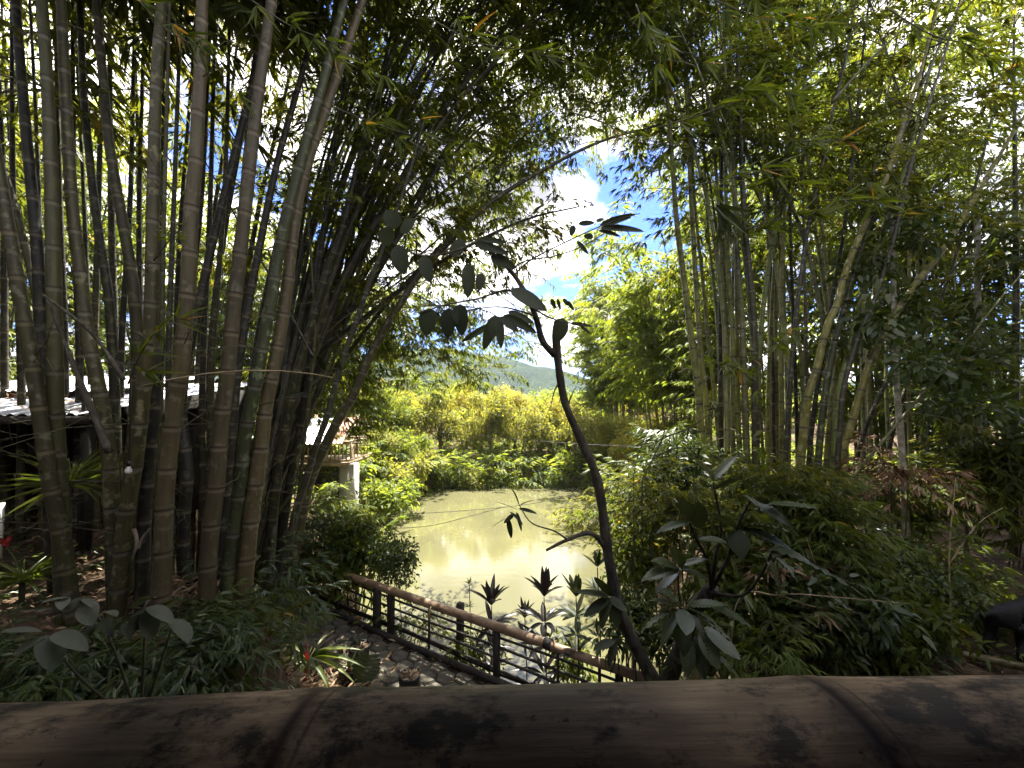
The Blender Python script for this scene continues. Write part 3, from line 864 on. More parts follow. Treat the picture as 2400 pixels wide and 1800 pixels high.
# slimmer canes fanning out to the right over the pond
GF = 'slim canes fanning right over the pond'
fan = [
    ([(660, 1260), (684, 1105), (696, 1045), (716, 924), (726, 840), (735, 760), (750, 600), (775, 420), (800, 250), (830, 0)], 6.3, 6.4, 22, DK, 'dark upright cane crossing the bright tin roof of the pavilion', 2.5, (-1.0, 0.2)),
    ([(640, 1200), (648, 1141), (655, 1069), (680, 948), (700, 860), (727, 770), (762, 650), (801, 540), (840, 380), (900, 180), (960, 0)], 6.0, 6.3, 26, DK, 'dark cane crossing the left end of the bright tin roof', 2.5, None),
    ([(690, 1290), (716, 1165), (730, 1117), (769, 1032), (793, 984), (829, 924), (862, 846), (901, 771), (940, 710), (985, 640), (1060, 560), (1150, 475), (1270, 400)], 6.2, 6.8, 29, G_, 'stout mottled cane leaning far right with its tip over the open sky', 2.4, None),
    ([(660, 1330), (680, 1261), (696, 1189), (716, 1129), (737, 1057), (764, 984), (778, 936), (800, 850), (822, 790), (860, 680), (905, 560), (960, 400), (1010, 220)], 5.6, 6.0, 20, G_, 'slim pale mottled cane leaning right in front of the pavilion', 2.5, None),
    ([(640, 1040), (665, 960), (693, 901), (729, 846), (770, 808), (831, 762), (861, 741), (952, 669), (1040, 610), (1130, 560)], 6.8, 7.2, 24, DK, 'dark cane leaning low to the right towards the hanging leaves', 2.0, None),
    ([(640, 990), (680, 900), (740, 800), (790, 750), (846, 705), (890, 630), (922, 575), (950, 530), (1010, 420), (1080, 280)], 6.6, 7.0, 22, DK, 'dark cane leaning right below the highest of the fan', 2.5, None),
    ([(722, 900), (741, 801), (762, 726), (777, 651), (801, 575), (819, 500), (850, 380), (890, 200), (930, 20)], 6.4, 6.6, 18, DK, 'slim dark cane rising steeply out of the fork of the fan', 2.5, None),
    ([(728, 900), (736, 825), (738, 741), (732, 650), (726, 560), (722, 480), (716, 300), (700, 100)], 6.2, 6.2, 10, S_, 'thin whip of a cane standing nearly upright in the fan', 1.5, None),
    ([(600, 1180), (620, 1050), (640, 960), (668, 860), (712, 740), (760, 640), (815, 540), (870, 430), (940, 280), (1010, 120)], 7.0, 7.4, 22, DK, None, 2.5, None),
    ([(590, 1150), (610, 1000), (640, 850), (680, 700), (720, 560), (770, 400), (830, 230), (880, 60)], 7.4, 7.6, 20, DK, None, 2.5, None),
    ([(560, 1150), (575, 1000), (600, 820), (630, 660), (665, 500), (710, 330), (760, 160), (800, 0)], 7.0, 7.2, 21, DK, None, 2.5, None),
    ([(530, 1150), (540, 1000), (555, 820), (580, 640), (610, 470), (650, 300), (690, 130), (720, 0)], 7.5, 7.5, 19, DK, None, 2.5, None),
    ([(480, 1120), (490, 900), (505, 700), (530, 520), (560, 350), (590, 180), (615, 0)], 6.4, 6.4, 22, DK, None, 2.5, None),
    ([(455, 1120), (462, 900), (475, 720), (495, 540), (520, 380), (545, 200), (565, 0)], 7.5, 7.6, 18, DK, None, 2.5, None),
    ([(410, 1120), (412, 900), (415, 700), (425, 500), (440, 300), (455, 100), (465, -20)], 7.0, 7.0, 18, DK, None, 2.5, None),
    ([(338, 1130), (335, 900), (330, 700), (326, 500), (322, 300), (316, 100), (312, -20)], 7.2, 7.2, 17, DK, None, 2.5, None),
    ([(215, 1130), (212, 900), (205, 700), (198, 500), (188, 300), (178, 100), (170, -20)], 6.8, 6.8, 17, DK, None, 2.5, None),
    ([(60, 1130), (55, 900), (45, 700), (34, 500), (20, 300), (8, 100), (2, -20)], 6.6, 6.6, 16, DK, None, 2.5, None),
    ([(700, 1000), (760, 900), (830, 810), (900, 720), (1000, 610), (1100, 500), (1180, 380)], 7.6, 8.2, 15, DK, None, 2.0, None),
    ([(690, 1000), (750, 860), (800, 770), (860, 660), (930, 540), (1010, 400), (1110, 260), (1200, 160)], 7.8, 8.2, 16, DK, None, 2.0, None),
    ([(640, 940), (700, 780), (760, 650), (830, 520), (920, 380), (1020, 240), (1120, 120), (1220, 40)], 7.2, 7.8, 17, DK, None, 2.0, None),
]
for i, (px, yb, yt, w, mt, lab, ext, ln) in enumerate(fan):
    top = px[-1][1]
    vis = 0
    up_frac = 0.52
    t = cane(px, yb, yt, w, mt, lab or 'dark slim cane among the crowded back rows behind the thick clump', GF if lab else 'dark slim canes crowded behind the thick clump', node=0.4, sides=9, ext=ext, lean=ln, seed=50 + i, twigs=8,
             cr=dict(a=6.4, amin=2.6, nb=12, blen=1.3, ns=4, temps=T_BAMBOO + T_HANG[:3], mat=M['leaf_bamboo'], scale=1.05, droop=0.35, shape=LEAF4))

# ------------------------------------------------------------------ the clump on the right
GRT = 'canes of the tall clump on the right'
right = [
    ([(1650, 1110), (1644, 1027), (1639, 947), (1634, 892), (1619, 784), (1601, 639), (1587, 531), (1576, 386), (1566, 250), (1555, 100)], 6.9, 6.9, 19, GR, 'leftmost straight cane of the right clump, dark against the white cloud', 2.5, (-1, -0.1)),
    ([(1668, 1110), (1656, 947), (1645, 856), (1637, 748), (1623, 531), (1616, 386), (1608, 200), (1600, 60)], 7.0, 7.0, 16, GR, 'second straight cane from the sky gap in the right clump', 2.5, (-1, 0)),
    ([(1690, 1110), (1677, 947), (1659, 784), (1645, 639), (1630, 495), (1620, 330), (1610, 150)], 7.3, 7.3, 11, GR, 'thin cane third from the sky gap in the right clump', 2.5, (-1, 0)),
    ([(1700, 1080), (1690, 900), (1681, 748), (1670, 639), (1659, 531), (1650, 350), (1645, 150)], 7.6, 7.6, 10, GR, 'thinnest straight cane fourth from the sky gap', 2.0, (-1, 0)),
    ([(1692, 1110), (1688, 930), (1688, 820), (1688, 675), (1690, 495), (1694, 300), (1700, 100)], 7.0, 7.0, 12, DK, 'dark upright thin cane fifth from the sky gap', 2.5, None),
    ([(1738, 1110), (1726, 947), (1717, 784), (1710, 675), (1703, 531), (1700, 350), (1698, 120)], 6.8, 6.8, 14, GR, 'slightly bowed cane sixth from the sky gap', 2.5, (-1, 0)),
    ([(1752, 1120), (1746, 947), (1739, 748), (1731, 639), (1724, 531), (1718, 330), (1712, 100)], 6.6, 6.6, 18, GR, 'sturdy mossy cane seventh from the sky gap', 2.5, (-1, 0)),
    ([(1772, 1120), (1770, 947), (1769, 856), (1766, 748), (1757, 639), (1746, 531), (1738, 380), (1730, 150)], 6.5, 6.5, 21, G_, 'broad lichen spotted cane eighth from the sky gap', 2.5, None),
    ([(1772, 1120), (1776, 947), (1778, 856), (1786, 748), (1797, 657), (1815, 549), (1847, 386), (1880, 220), (1910, 60)], 6.7, 6.9, 16, GR, 'green cane leaning gently right out of the middle of the right clump', 2.5, None),
    ([(1832, 1130), (1831, 947), (1831, 712), (1836, 567), (1842, 380), (1850, 150)], 6.9, 6.9, 13, GR, 'upright mossy cane just left of the spotted grey cane', 2.5, None),
    ([(1835, 1180), (1849, 947), (1858, 820), (1869, 712), (1883, 603), (1901, 495), (1927, 386), (1950, 270), (1985, 120), (2005, 0)], 6.2, 6.4, 15, G_, 'spotted grey cane in the middle of the right clump, bare with pale ring', 2.5, None),
    ([(1872, 1150), (1866, 947), (1858, 712), (1854, 603), (1850, 400), (1848, 150)], 7.4, 7.4, 12, DK, 'dark cane behind the spotted grey cane', 2.5, None),
    ([(1900, 1150), (1894, 947), (1892, 892), (1887, 712), (1884, 560), (1880, 350)], 6.6, 6.6, 12, TA, 'reddish brown dead cane in the right clump', 2.0, None),
    ([(1862, 1230), (1891, 947), (1912, 874), (1938, 766), (1963, 712), (1981, 639), (2017, 549), (2061, 458), (2093, 368), (2125, 260), (2160, 160), (2190, 40)], 5.9, 6.1, 26, GR, 'stoutest leaning cane of the right clump, green with moss and pale lichen', 2.5, None),
    ([(1905, 1230), (1930, 947), (1952, 820), (1981, 712), (2006, 621), (2042, 513), (2080, 410), (2120, 300), (2160, 200)], 6.0, 6.2, 21, G_, 'grey spotted cane leaning right beside the stoutest leaning one', 2.5, None),
    ([(1945, 1240), (1963, 947), (1981, 856), (2006, 748), (2035, 639), (2079, 531), (2110, 430), (2140, 320), (2170, 200)], 6.1, 6.3, 19, GR, 'mossy cane leaning right, third of the leaning bundle', 2.5, None),
    ([(1950, 1260), (1972, 960), (1981, 892), (2014, 784), (2053, 694), (2097, 549), (2131, 398), (2160, 307), (2185, 217), (2225, 90), (2250, 0)], 5.8, 6.0, 17, G_, 'long pale cane leaning right up to the top edge of the photo', 2.5, None),
    ([(1960, 1100), (1997, 987), (2040, 851), (2095, 743), (2149, 661), (2214, 580), (2295, 444), (2350, 350)], 6.0, 6.0, 27, GR, 'thick mossy cane leaning far right, lowest of the leaning bundle', 2.5, None),
    ([(1945, 1190), (1982, 1138), (2055, 1051), (2151, 935), (2248, 824), (2320, 730)], 5.6, 5.8, 13, GR, 'thin pale green cane slanting low across the leaves on the right', 2.0, None),
    ([(1880, 1240), (1908, 960), (1930, 830), (1950, 700), (1975, 560), (1995, 400), (2010, 250), (2025, 100)], 6.4, 6.6, 14, DK, None, 2.5, None),
    ([(1925, 1240), (1945, 960), (1968, 820), (1990, 700), (2020, 560), (2045, 420), (2070, 280), (2095, 130)], 6.5, 6.7, 13, GR, None, 2.5, None),
    ([(1800, 1130), (1800, 947), (1806, 780), (1815, 620), (1830, 450), (1850, 280), (1870, 100)], 7.6, 7.7, 12, GR, None, 2.5, None),
    ([(1815, 1130), (1812, 947), (1810, 780), (1806, 620), (1800, 450), (1795, 280), (1790, 100)], 7.9, 7.9, 11, DK, None, 2.5, None),
    ([(1720, 1110), (1712, 947), (1704, 780), (1697, 620), (1690, 450), (1684, 280), (1680, 100)], 8.0, 8.0, 10, GR, None, 2.5, None),
    ([(1985, 1150), (2030, 1000), (2075, 900), (2130, 790), (2190, 690), (2260, 600), (2330, 520)], 7.0, 7.2, 15, DK, None, 2.0, None),
    ([(2060, 1150), (2110, 950), (2180, 770), (2240, 600), (2290, 420), (2330, 250), (2360, 120)], 7.4, 7.6, 14, DK, None, 2.0, None),
    ([(2380, 900), (2382, 700), (2380, 500), (2378, 300), (2376, 100)], 6.8, 6.8, 26, DK, 'dark thick cane standing upright at the right edge of the photo', 1.0, None),
]
for i, (px, yb, yt, w, mt, lab, ext, ln) in enumerate(right):
    cane(px, yb, yt, w, mt, lab or 'slim cane in the back rows of the right clump', GRT if lab else 'slim back canes of the right clump', node=0.42, sides=10, ext=ext * 1.5, lean=ln, seed=100 + i, twigs=8,
         cr=dict(a=5.4, nb=7, blen=1.2, ns=3, temps=T_BAMBOO + T_HANG[:2], mat=M['leaf_bamboo'], scale=1.05, shape=LEAF4))

# ------------------------------------------------------------------ canes whose tops arch over the middle (the canopy)
r_ = np.random.default_rng(21)
for i in range(20):
    if i in (1, 3, 5, 6):
        r_.uniform(0, 1, 7); continue
    ex = 760 + 36 * i + r_.uniform(-60, 60); ey = r_.uniform(-260, 330) if i < 13 else r_.uniform(-300, 40)
    bx = r_.uniform(560, 700); yb = r_.uniform(6.2, 8.5); yt = yb + r_.uniform(0.2, 2.2)
    pts = [(bx, 1000), (bx + 0.10 * (ex - bx), 820), (bx + 0.28 * (ex - bx), 820 + 0.3 * (ey - 820)), (bx + 0.6 * (ex - bx), 820 + 0.68 * (ey - 820)), (ex, ey)]
    cane(pts, yb, yt, r_.uniform(12, 17), DK, 'slim dark cane arching from the left clump into the canopy overhead', 'canes arching overhead from the left', node=0.42, sides=7, ext=2.2, seed=200 + i,
         cr=dict(nb=18 if ex >= 1060 else 10, mat=M['leaf_bright'], blen=1.4, ns=5, temps=T_BAMBOO + T_HANG, scale=0.95, droop=0.45, shape=LEAF4, **({'off': 0.3} if ex < 1060 else {'a': 7.2})))
for i in range(22):
    ex = (1230 + 42 * i if i < 15 else 1880 + 75 * (i - 15)) + r_.uniform(-50, 50); ey = r_.uniform(-320, -20) if i < 15 else r_.uniform(-120, 160)
    bx = r_.uniform(1700, 1960) if i < 15 else r_.uniform(1960, 2200); yb = r_.uniform(6.5, 8.5); yt = yb + r_.uniform(-1.5, 1.5)
    pts = [(bx, 1100), (bx - 5, 800), (bx + 0.16 * (ex - bx), 800 + 0.4 * (ey - 800)), (bx + 0.5 * (ex - bx), 800 + 0.75 * (ey - 800)), (ex, ey)]
    cane(pts, yb, yt, r_.uniform(10, 14), GR, 'slim green cane arching from the right clump into the canopy overhead', 'canes arching overhead from the right', node=0.42, sides=7, ext=2.0, seed=240 + i,
         cr=dict(a=7.0, nb=22, blen=1.4, ns=5, temps=T_BAMBOO + T_HANG, scale=0.95, droop=0.4, shape=LEAF4, mat=M['leaf_bright']))

tips = [((1040, 250), 9.0), ((1130, 330), 9.5), ((1220, 240), 9.0), ((1300, 330), 9.8), ((1380, 180), 9.2), ((1460, 250), 9.6), ((1180, 420), 10.0), ((1000, 470), 9.0), ((1100, 120), 8.6), ((1420, 80), 8.8), ((1120, -330), 7.0), ((1200, -260), 7.4), ((1280, -380), 6.8), ((1350, -280), 7.6), ((1240, -480), 7.0), ((1420, -400), 7.2), ((1250, -60), 6.5), ((1330, -120), 6.2), ((1400, -30), 6.8), ((1180, -140), 6.4), ((1460, 120), 8.0), ((1360, 60), 8.4), ((1490, -80), 7.4), ((1300, 160), 8.8)]  # canes ending above the view are added to block sun on the handrail
for i, ((ex, ey), yt) in enumerate(tips):
    bx = r_.uniform(600, 720); yb = r_.uniform(7.0, 8.5)
    pts = [(bx, 1000), (bx + 0.12 * (ex - bx), 800), (bx + 0.34 * (ex - bx), 800 + 0.45 * (ey - 800)), (bx + 0.66 * (ex - bx), 800 + 0.82 * (ey - 800)), (ex, ey)]
    cane(pts, yb, yt, r_.uniform(9, 12), DK, 'slim cane with a feathery tip reaching across the sky gap, the highest added as sun blockers', 'canes with feathery tips across the sky gap', node=0.42, sides=6, ext=1.6, seed=300 + i,
         cr=dict(off=-1.5 if ey > 0 else -0.6, nb=18, blen=1.15 if ey > 0 else 1.5, ns=5 if ey > 0 else 6, mat=M['leaf_bright'], temps=T_HANG, scale=0.9, droop=0.6, shape=LEAF4, up=(-0.3, 0.5)))
droops = [((960, 690), (1060, 740), 9.2, 'bamboo tip drooping in front of the hill, highest of the low ones'), ((920, 740), (1000, 800), 9.8, 'bamboo tip drooping in front of the far trees, nearest the pavilion'), ((1060, 640), (1180, 700), 10.4, 'bamboo tip drooping beside the hanging oval leaves'), ((900, 790), (960, 850), 10.6, 'lowest bamboo tip drooping in front of the yellow trees'), ((1000, 760), (1120, 830), 11.5, 'bamboo tip drooping before the right end of the hill'), ((1080, 570), (1190, 580), 10.0, 'feathery bamboo tip hanging in the left part of the sky gap'), ((1140, 480), (1270, 530), 10.5, 'feathery bamboo tip hanging across the upper sky gap'), ((1110, 720), (1220, 790), 11.0, 'feathery bamboo tip hanging just left of the leaning trunk')]
for i, (mid, end, yt, lab) in enumerate(droops):
    pts = [(690, 1000), (740, 860), (830, 740), mid, end]
    cane(pts, 8.6, yt, 11, DK, lab, 'bamboo tips drooping over the pond', node=0.42, sides=6, ext=1.0, seed=330 + i,
         cr=dict(a=4.2, nb=30, blen=1.3, ns=4, temps=T_HANG, scale=1.0, droop=0.8, shape=LEAF4, up=(-0.5, 0.2), mat=M['leaf_bright']))
# more dark canes crowding behind the thick ones
more = np.random.default_rng(91)
for i in range(16):
    bx = 20 + 34 * i + more.uniform(-14, 14); tx = bx + (bx - 230) * 0.22 + more.uniform(-25, 25); yb = more.uniform(4.9, 6.4)
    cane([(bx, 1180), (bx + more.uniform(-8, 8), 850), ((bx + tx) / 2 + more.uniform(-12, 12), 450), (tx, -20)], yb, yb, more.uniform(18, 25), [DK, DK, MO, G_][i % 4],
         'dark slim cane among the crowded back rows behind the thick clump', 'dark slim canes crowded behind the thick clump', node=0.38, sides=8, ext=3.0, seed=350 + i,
         cr=dict(off=-0.5, nb=8, blen=1.3, ns=4, temps=T_BAMBOO, scale=1.0, shape=LEAF4))

# ------------------------------------------------------------------ clumps, trees and shrubs
def lumps(r, rad, n, lo=-0.6):
    out = []
    while len(out) < n:
        p = r.uniform(-1, 1, 3)
        if np.linalg.norm(p) < 1 and p[2] > lo:
            out.append(p * np.array(rad))
    return np.array(out)


def crown_sprays(r, cen, rad, nl, ns, lr):
    """spray centres in uneven lumps; returns positions and lump centres"""
    lc = lumps(r, np.array(rad) * 0.85, nl)
    pos = []
    w = r.uniform(0.4, 1.6, nl); w /= w.sum()
    for c, q in zip(lc, w):
        k = max(3, int(ns * q))
        d = r.normal(size=(k, 3)); d /= np.linalg.norm(d, axis=1)[:, None]
        rr = lr * r.uniform(0.7, 1.4) * r.uniform(0.45, 1.0, k) ** 0.6
        pos.append(c + d * rr[:, None] * np.array([1, 1, 0.75]))
    return np.vstack(pos) + np.array(cen), lc + np.array(cen)


def tree(name, label, cat, base, h, rad, nl, ns, lr, temps, mat, seed, trunk=0.09, group=None, bark='bark_far', shape=OVAL6, scale=1.0, cz=0.62, stems=1, lean=(0, 0)):
    """base = (x, y) on the ground; crown centre at cz*h"""
    r = np.random.default_rng(seed)
    x, y = base
    z = gz(x, y) - 0.05
    t = thing(name, label, cat, (x, y, z), group)
    cen = np.array([lean[0], lean[1], h * cz])
    pos, lc = crown_sprays(r, cen, rad, nl, ns, lr)
    mb = MB(); lb = MB()
    for s_ in range(stems):
        off = np.array([r.uniform(-0.25, 0.25), r.uniform(-0.2, 0.2), 0]) * (stems > 1) * max(0.4, rad[0] * 0.4)
        top = cen * np.array([1, 1, 0.9]) + off * 1.8 + np.array([0, 0, rad[2] * 0.2])
        mid = top * 0.5 + r.normal(0, 0.08 * h / 3, 3) * np.array([1, 1, 0.2])
        mb.tube(spline([off, mid, top], h / 14), np.linspace(trunk, trunk * 0.4, len(spline([off, mid, top], h / 14))), 7)
    for c in lc:
        a = cen * np.array([1, 1, r.uniform(0.5, 0.9)])
        m_ = (a + c) / 2 + np.array([0, 0, -0.08 * h])
        lb.tube(spline([a, m_, c], h / 10), np.linspace(trunk * 0.4, trunk * 0.1, len(spline([a, m_, c], h / 10))), 4, False)
    mb.build('trunk' if stems == 1 else 'stems', M[bark], t, smooth=True)
    lb.build('limbs', M[bark], t)
    n = len(pos)
    foliage('crown', pos, r.uniform(0, 6.28, n), r.uniform(-0.5, 0.5, n), scale * r.uniform(0.75, 1.3, n), temps, mat, t, shape, seed)
    return t


def clump(name, label, base, n, h, spread, top, nb, temps, mat, cmat, seed, r0=0.05, group=None, scale=1.0, a=0.3, blen=1.3, ns=5, shape=LEAF4, bend=0.35):
    """a whole bamboo clump seen from further off: culms fan out of one stool"""
    r = np.random.default_rng(seed)
    x, y = base
    z = gz(x, y) - 0.05
    t = thing(name, label, 'bamboo', (x, y, z), group)
    pos, yaw, tilt, sc = [], [], [], []
    br = MB()
    for k in range(n):
        az = r.uniform(0, 6.28); f = math.sqrt(r.random())
        b = np.array([math.cos(az), math.sin(az), 0]) * f * spread
        hh = h * r.uniform(0.7, 1.05)
        e = np.array([math.cos(az), math.sin(az), 0]) * (f * top + r.uniform(0, 0.4)) + np.array([r.normal(0, 0.3), r.normal(0, 0.3), hh])
        m1 = b + (e - b) * np.array([0.2, 0.2, 0.45]); m2 = b + (e - b) * np.array([0.55, 0.55, 0.82])
        tip = e + np.array([math.cos(az), math.sin(az), -0.3]) * hh * 0.1 * (0.5 + f)
        c = spline([b, m1, m2, e, tip], 0.25)
        link('culm', culm_mesh(c, r0 * r.uniform(0.75, 1.15), r0 * 0.25, 0.5, 5, cmat, coarse=True), t)
        s = arclen(c); T = s[-1]
        for q in range(nb):
            u = T * (a + (1 - a) * (q + r.random()) / nb)
            p0 = at_len(c, s, u); aa = r.uniform(0, 6.28); el = r.uniform(-0.1, 0.7); L = blen * r.uniform(0.5, 1.2) * (1.2 - 0.6 * u / T)
            d = np.array([math.cos(aa) * math.cos(el), math.sin(aa) * math.cos(el), math.sin(el)])
            br.tube([p0, p0 + d * L * 0.5 - np.array([0, 0, bend * L * 0.25]), p0 + d * L - np.array([0, 0, bend * L])], [0.012, 0.008, 0.004], 3, False)
            for w in range(ns):
                tt = r.uniform(0.3, 1)
                pos.append(p0 + d * L * tt - np.array([0, 0, bend * L * tt * tt]) + r.normal(0, 0.08, 3)); yaw.append(aa + r.normal(0, 0.8)); tilt.append(r.uniform(-0.6, 0.3)); sc.append(scale * r.uniform(0.8, 1.25))
    br.build('branches', M['twig'], t, 'stuff')
    foliage('foliage', pos, np.array(yaw), np.array(tilt), np.array(sc), temps, mat, t, shape, seed)
    return t


def at_xy(px, Y):
    return ((px - 1200) / FPX * Y, Y)


def top_h(px, py, Y, base):
    """height a thing at that spot needs to reach the pixel row"""
    return P(px, py, Y).z - gz(*base)


# far shore: trees and tall bushes, one by one
far = [
    (770, 905, 24.5, 2.0, 'far', 'pale green bushy tree beside the pavilion across the water'),
    (845, 885, 26.0, 2.2, 'far', 'tall loose green tree behind the pavilion corner'),
    (905, 900, 23.5, 1.8, 'far_green', 'green rounded tree at the left end of the far shore'),
    (965, 895, 25.5, 2.0, 'far_gold', 'yellow green tree below the hill, left of the middle'),
    (1030, 905, 23.6, 1.7, 'far', 'leafy tree standing at the left corner of the far water line'),
    (1090, 880, 27.0, 2.2, 'far_gold', 'golden lit tree in the middle of the far shore'),
    (1150, 900, 24.0, 1.8, 'far', 'dense green tree right of the golden lit middle tree'),
    (1205, 880, 26.0, 1.9, 'far_gold', 'tall yellow flowering tree beneath the end of the hill'),
    (1265, 930, 24.0, 1.7, 'far', 'low green tree just left of the dark leaning trunk'),
    (1330, 925, 25.5, 1.9, 'far_gold', 'broad yellow crowned tree just right of the dark leaning trunk'),
    (1390, 955, 23.0, 1.6, 'far', 'rounded bush at the right corner of the far water line'),
    (1445, 935, 21.5, 1.7, 'far', 'pale rounded tree in front of the far bamboo clump'),
    (1510, 970, 18.5, 1.5, 'far_gold', 'yellow bush on the right bank behind the thin crooked branches'),
    (1575, 985, 15.5, 1.3, 'far', 'lit bush at the foot of the straight canes on the right bank'),
]
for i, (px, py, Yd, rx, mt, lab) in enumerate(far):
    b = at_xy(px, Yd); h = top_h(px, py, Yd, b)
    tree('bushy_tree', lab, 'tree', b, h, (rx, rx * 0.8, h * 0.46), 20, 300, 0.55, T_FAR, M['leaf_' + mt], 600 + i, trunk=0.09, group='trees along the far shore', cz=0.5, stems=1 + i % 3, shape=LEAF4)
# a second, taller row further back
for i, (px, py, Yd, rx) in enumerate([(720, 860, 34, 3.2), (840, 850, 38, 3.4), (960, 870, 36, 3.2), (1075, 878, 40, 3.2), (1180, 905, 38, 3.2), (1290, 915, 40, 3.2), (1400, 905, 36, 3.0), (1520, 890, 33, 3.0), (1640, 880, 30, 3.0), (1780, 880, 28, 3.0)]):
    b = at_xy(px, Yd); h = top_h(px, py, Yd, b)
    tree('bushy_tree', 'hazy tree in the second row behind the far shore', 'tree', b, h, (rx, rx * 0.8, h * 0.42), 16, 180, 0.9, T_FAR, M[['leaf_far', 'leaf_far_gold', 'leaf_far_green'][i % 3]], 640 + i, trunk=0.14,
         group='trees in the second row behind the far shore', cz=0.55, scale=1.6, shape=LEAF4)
# low bushes fringing the water
for i, (px, Yd, rx, h) in enumerate([(885, 17.9, 1.2, 1.5), (945, 19.4, 1.2, 1.6), (1000, 20.7, 1.2, 1.4), (1055, 21.3, 1.2, 1.5), (1115, 21.5, 1.2, 1.4), (1175, 21.5, 1.2, 1.6), (1235, 21.5, 1.2, 1.4), (1295, 21.5, 1.2, 1.6), (1355, 21.3, 1.2, 1.5), (1415, 20.8, 1.2, 1.7), (1480, 17.5, 1.1, 1.6), (1490, 14.0, 1.0, 1.5), (1500, 11.5, 0.8, 1.3)]):
    b = at_xy(px, Yd - 0.35)
    tree('waterside_bush', 'low leafy bush overhanging the edge of the pond', 'bush', b, h, (rx, 0.7, h * 0.5), 10, 130, 0.38, T_FAR, M['leaf_far_green' if i % 2 else 'leaf_far'], 660 + i, trunk=0.03, group='bushes along the water edge', cz=0.36, stems=4, scale=0.75)

# far bamboo clump on the right bank, in the sun
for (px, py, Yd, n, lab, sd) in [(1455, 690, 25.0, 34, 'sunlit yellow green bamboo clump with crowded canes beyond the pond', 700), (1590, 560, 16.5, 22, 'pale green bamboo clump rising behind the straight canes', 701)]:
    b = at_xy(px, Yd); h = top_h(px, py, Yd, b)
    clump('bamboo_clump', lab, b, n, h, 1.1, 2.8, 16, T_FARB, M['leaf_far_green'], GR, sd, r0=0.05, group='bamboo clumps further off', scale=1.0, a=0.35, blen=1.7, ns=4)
# background clumps: left behind the thick canes, right behind the tall clump
back = [
    (60, 120, 12.0, 12, 'leaf_far_green', 'sunlit bamboo clump at the far left behind the house roof'),
    (270, 330, 15.0, 11, 'leaf_far_green', 'bamboo clump behind the house, seen between the thick canes'),
    (440, 480, 18.0, 11, 'leaf_far_green', 'bamboo clump behind the gap right of the thickest cane'),
    (620, 560, 20.0, 12, 'leaf_far_green', 'bamboo clump standing behind the pavilion roof'),
    (790, 640, 22.0, 12, 'leaf_far_green', 'bamboo clump with drooping tips right behind the pavilion'),
    (1780, 150, 11.5, 14, 'leaf_far_green', 'bamboo clump close behind the straight canes on the right'),
    (1960, 60, 13.0, 14, 'leaf_far_green', 'bamboo clump behind the leaning bundle of canes'),
    (2120, 150, 10.5, 16, 'leaf_far_green', 'dense bamboo clump filling the right side behind the white trunk'),
    (2290, 200, 9.5, 16, 'leaf_bright', 'dense bamboo clump near the right edge of the photo'),
    (2420, 50, 10.5, 14, 'leaf_bright', 'bamboo clump cut by the right edge of the photo'),
    (-60, 50, 9.0, 10, 'leaf_bright', 'bamboo clump cut by the left edge of the photo'),
]
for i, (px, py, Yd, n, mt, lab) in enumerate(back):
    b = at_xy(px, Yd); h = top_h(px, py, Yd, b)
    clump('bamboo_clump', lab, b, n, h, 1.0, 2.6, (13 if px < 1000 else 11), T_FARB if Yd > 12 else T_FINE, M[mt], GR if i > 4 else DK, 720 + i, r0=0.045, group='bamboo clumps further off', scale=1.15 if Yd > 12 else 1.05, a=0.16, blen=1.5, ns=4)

# unseen clumps added around the veranda to shade the foreground: one clump, then copies sharing its meshes
GS = 'unseen bamboo clumps added around the veranda for shade'
src = clump('bamboo_clump', 'unseen dense bamboo clump added around the veranda for shade', (-9.8, -0.4), 16, 9.0, 0.9, 3.0, 20, T_FINE, M['leaf_bamboo'], DK, 790, r0=0.06, group=GS, scale=1.5, a=0.12, blen=1.7, ns=5)
def copy_tree(o, loc, rz):
    c = o.copy(); COL.objects.link(c); c.location = loc; c.rotation_euler = (0, 0, rz)
    for ch in list(o.children):
        k = ch.copy(); COL.objects.link(k); k.parent = c
    return c
for i, (x, y) in enumerate([(-13.0, 3.6), (-14.0, -1.6), (-16.0, 7.5), (9.6, 0.2), (9.2, -3.4), (13.5, 2.5), (-4.2, -6.0), (3.8, -6.2), (-0.2, -7.0)]):
    copy_tree(src, (x, y, gz(x, y) - 0.05), 1.1 * i + 0.4)

# ------------------------------------------------------------------ the veranda the picture is taken from
# (roof, back wall and floor lie behind and above the lens; only the handrail is in view)
ver = thing('veranda', 'dark timber veranda with a bamboo handrail at the viewer', 'veranda', (0, 0, 3.7))
MB().box((0, -1.1, -0.05), (14, 3.0, 0.1)).build('floor', M['wood_dark'], ver)
MB().box((0, -2.65, 1.25), (14, 0.12, 2.5)).build('wall', M['wood_dark'], ver)
MB().box((0, -0.95, 2.58), (15, 3.7, 0.08)).build('roof', M['wood_dark'], ver)
for x in (-5.5, -1.9, 1.9, 5.5):
    MB().tube([(x, 0.24, -3.4), (x, 0.24, 2.54)], 0.07, 10).build('post', M['wood_dark'], ver)

r_h = 0.066
cs = []
for px, py in ((-5200, 1790), (-1200, 1672), (0, 1645), (600, 1619), (1200, 1601), (1800, 1588), (2400, 1578), (3600, 1560), (7600, 1500)):
    S = P(px, py, 0.272)
    cs.append(np.array(S) - r_h * np.array([0, math.sin(R(35.8)), math.cos(R(35.8))]))
hc = spline(cs, 0.02)
hs = arclen(hc)
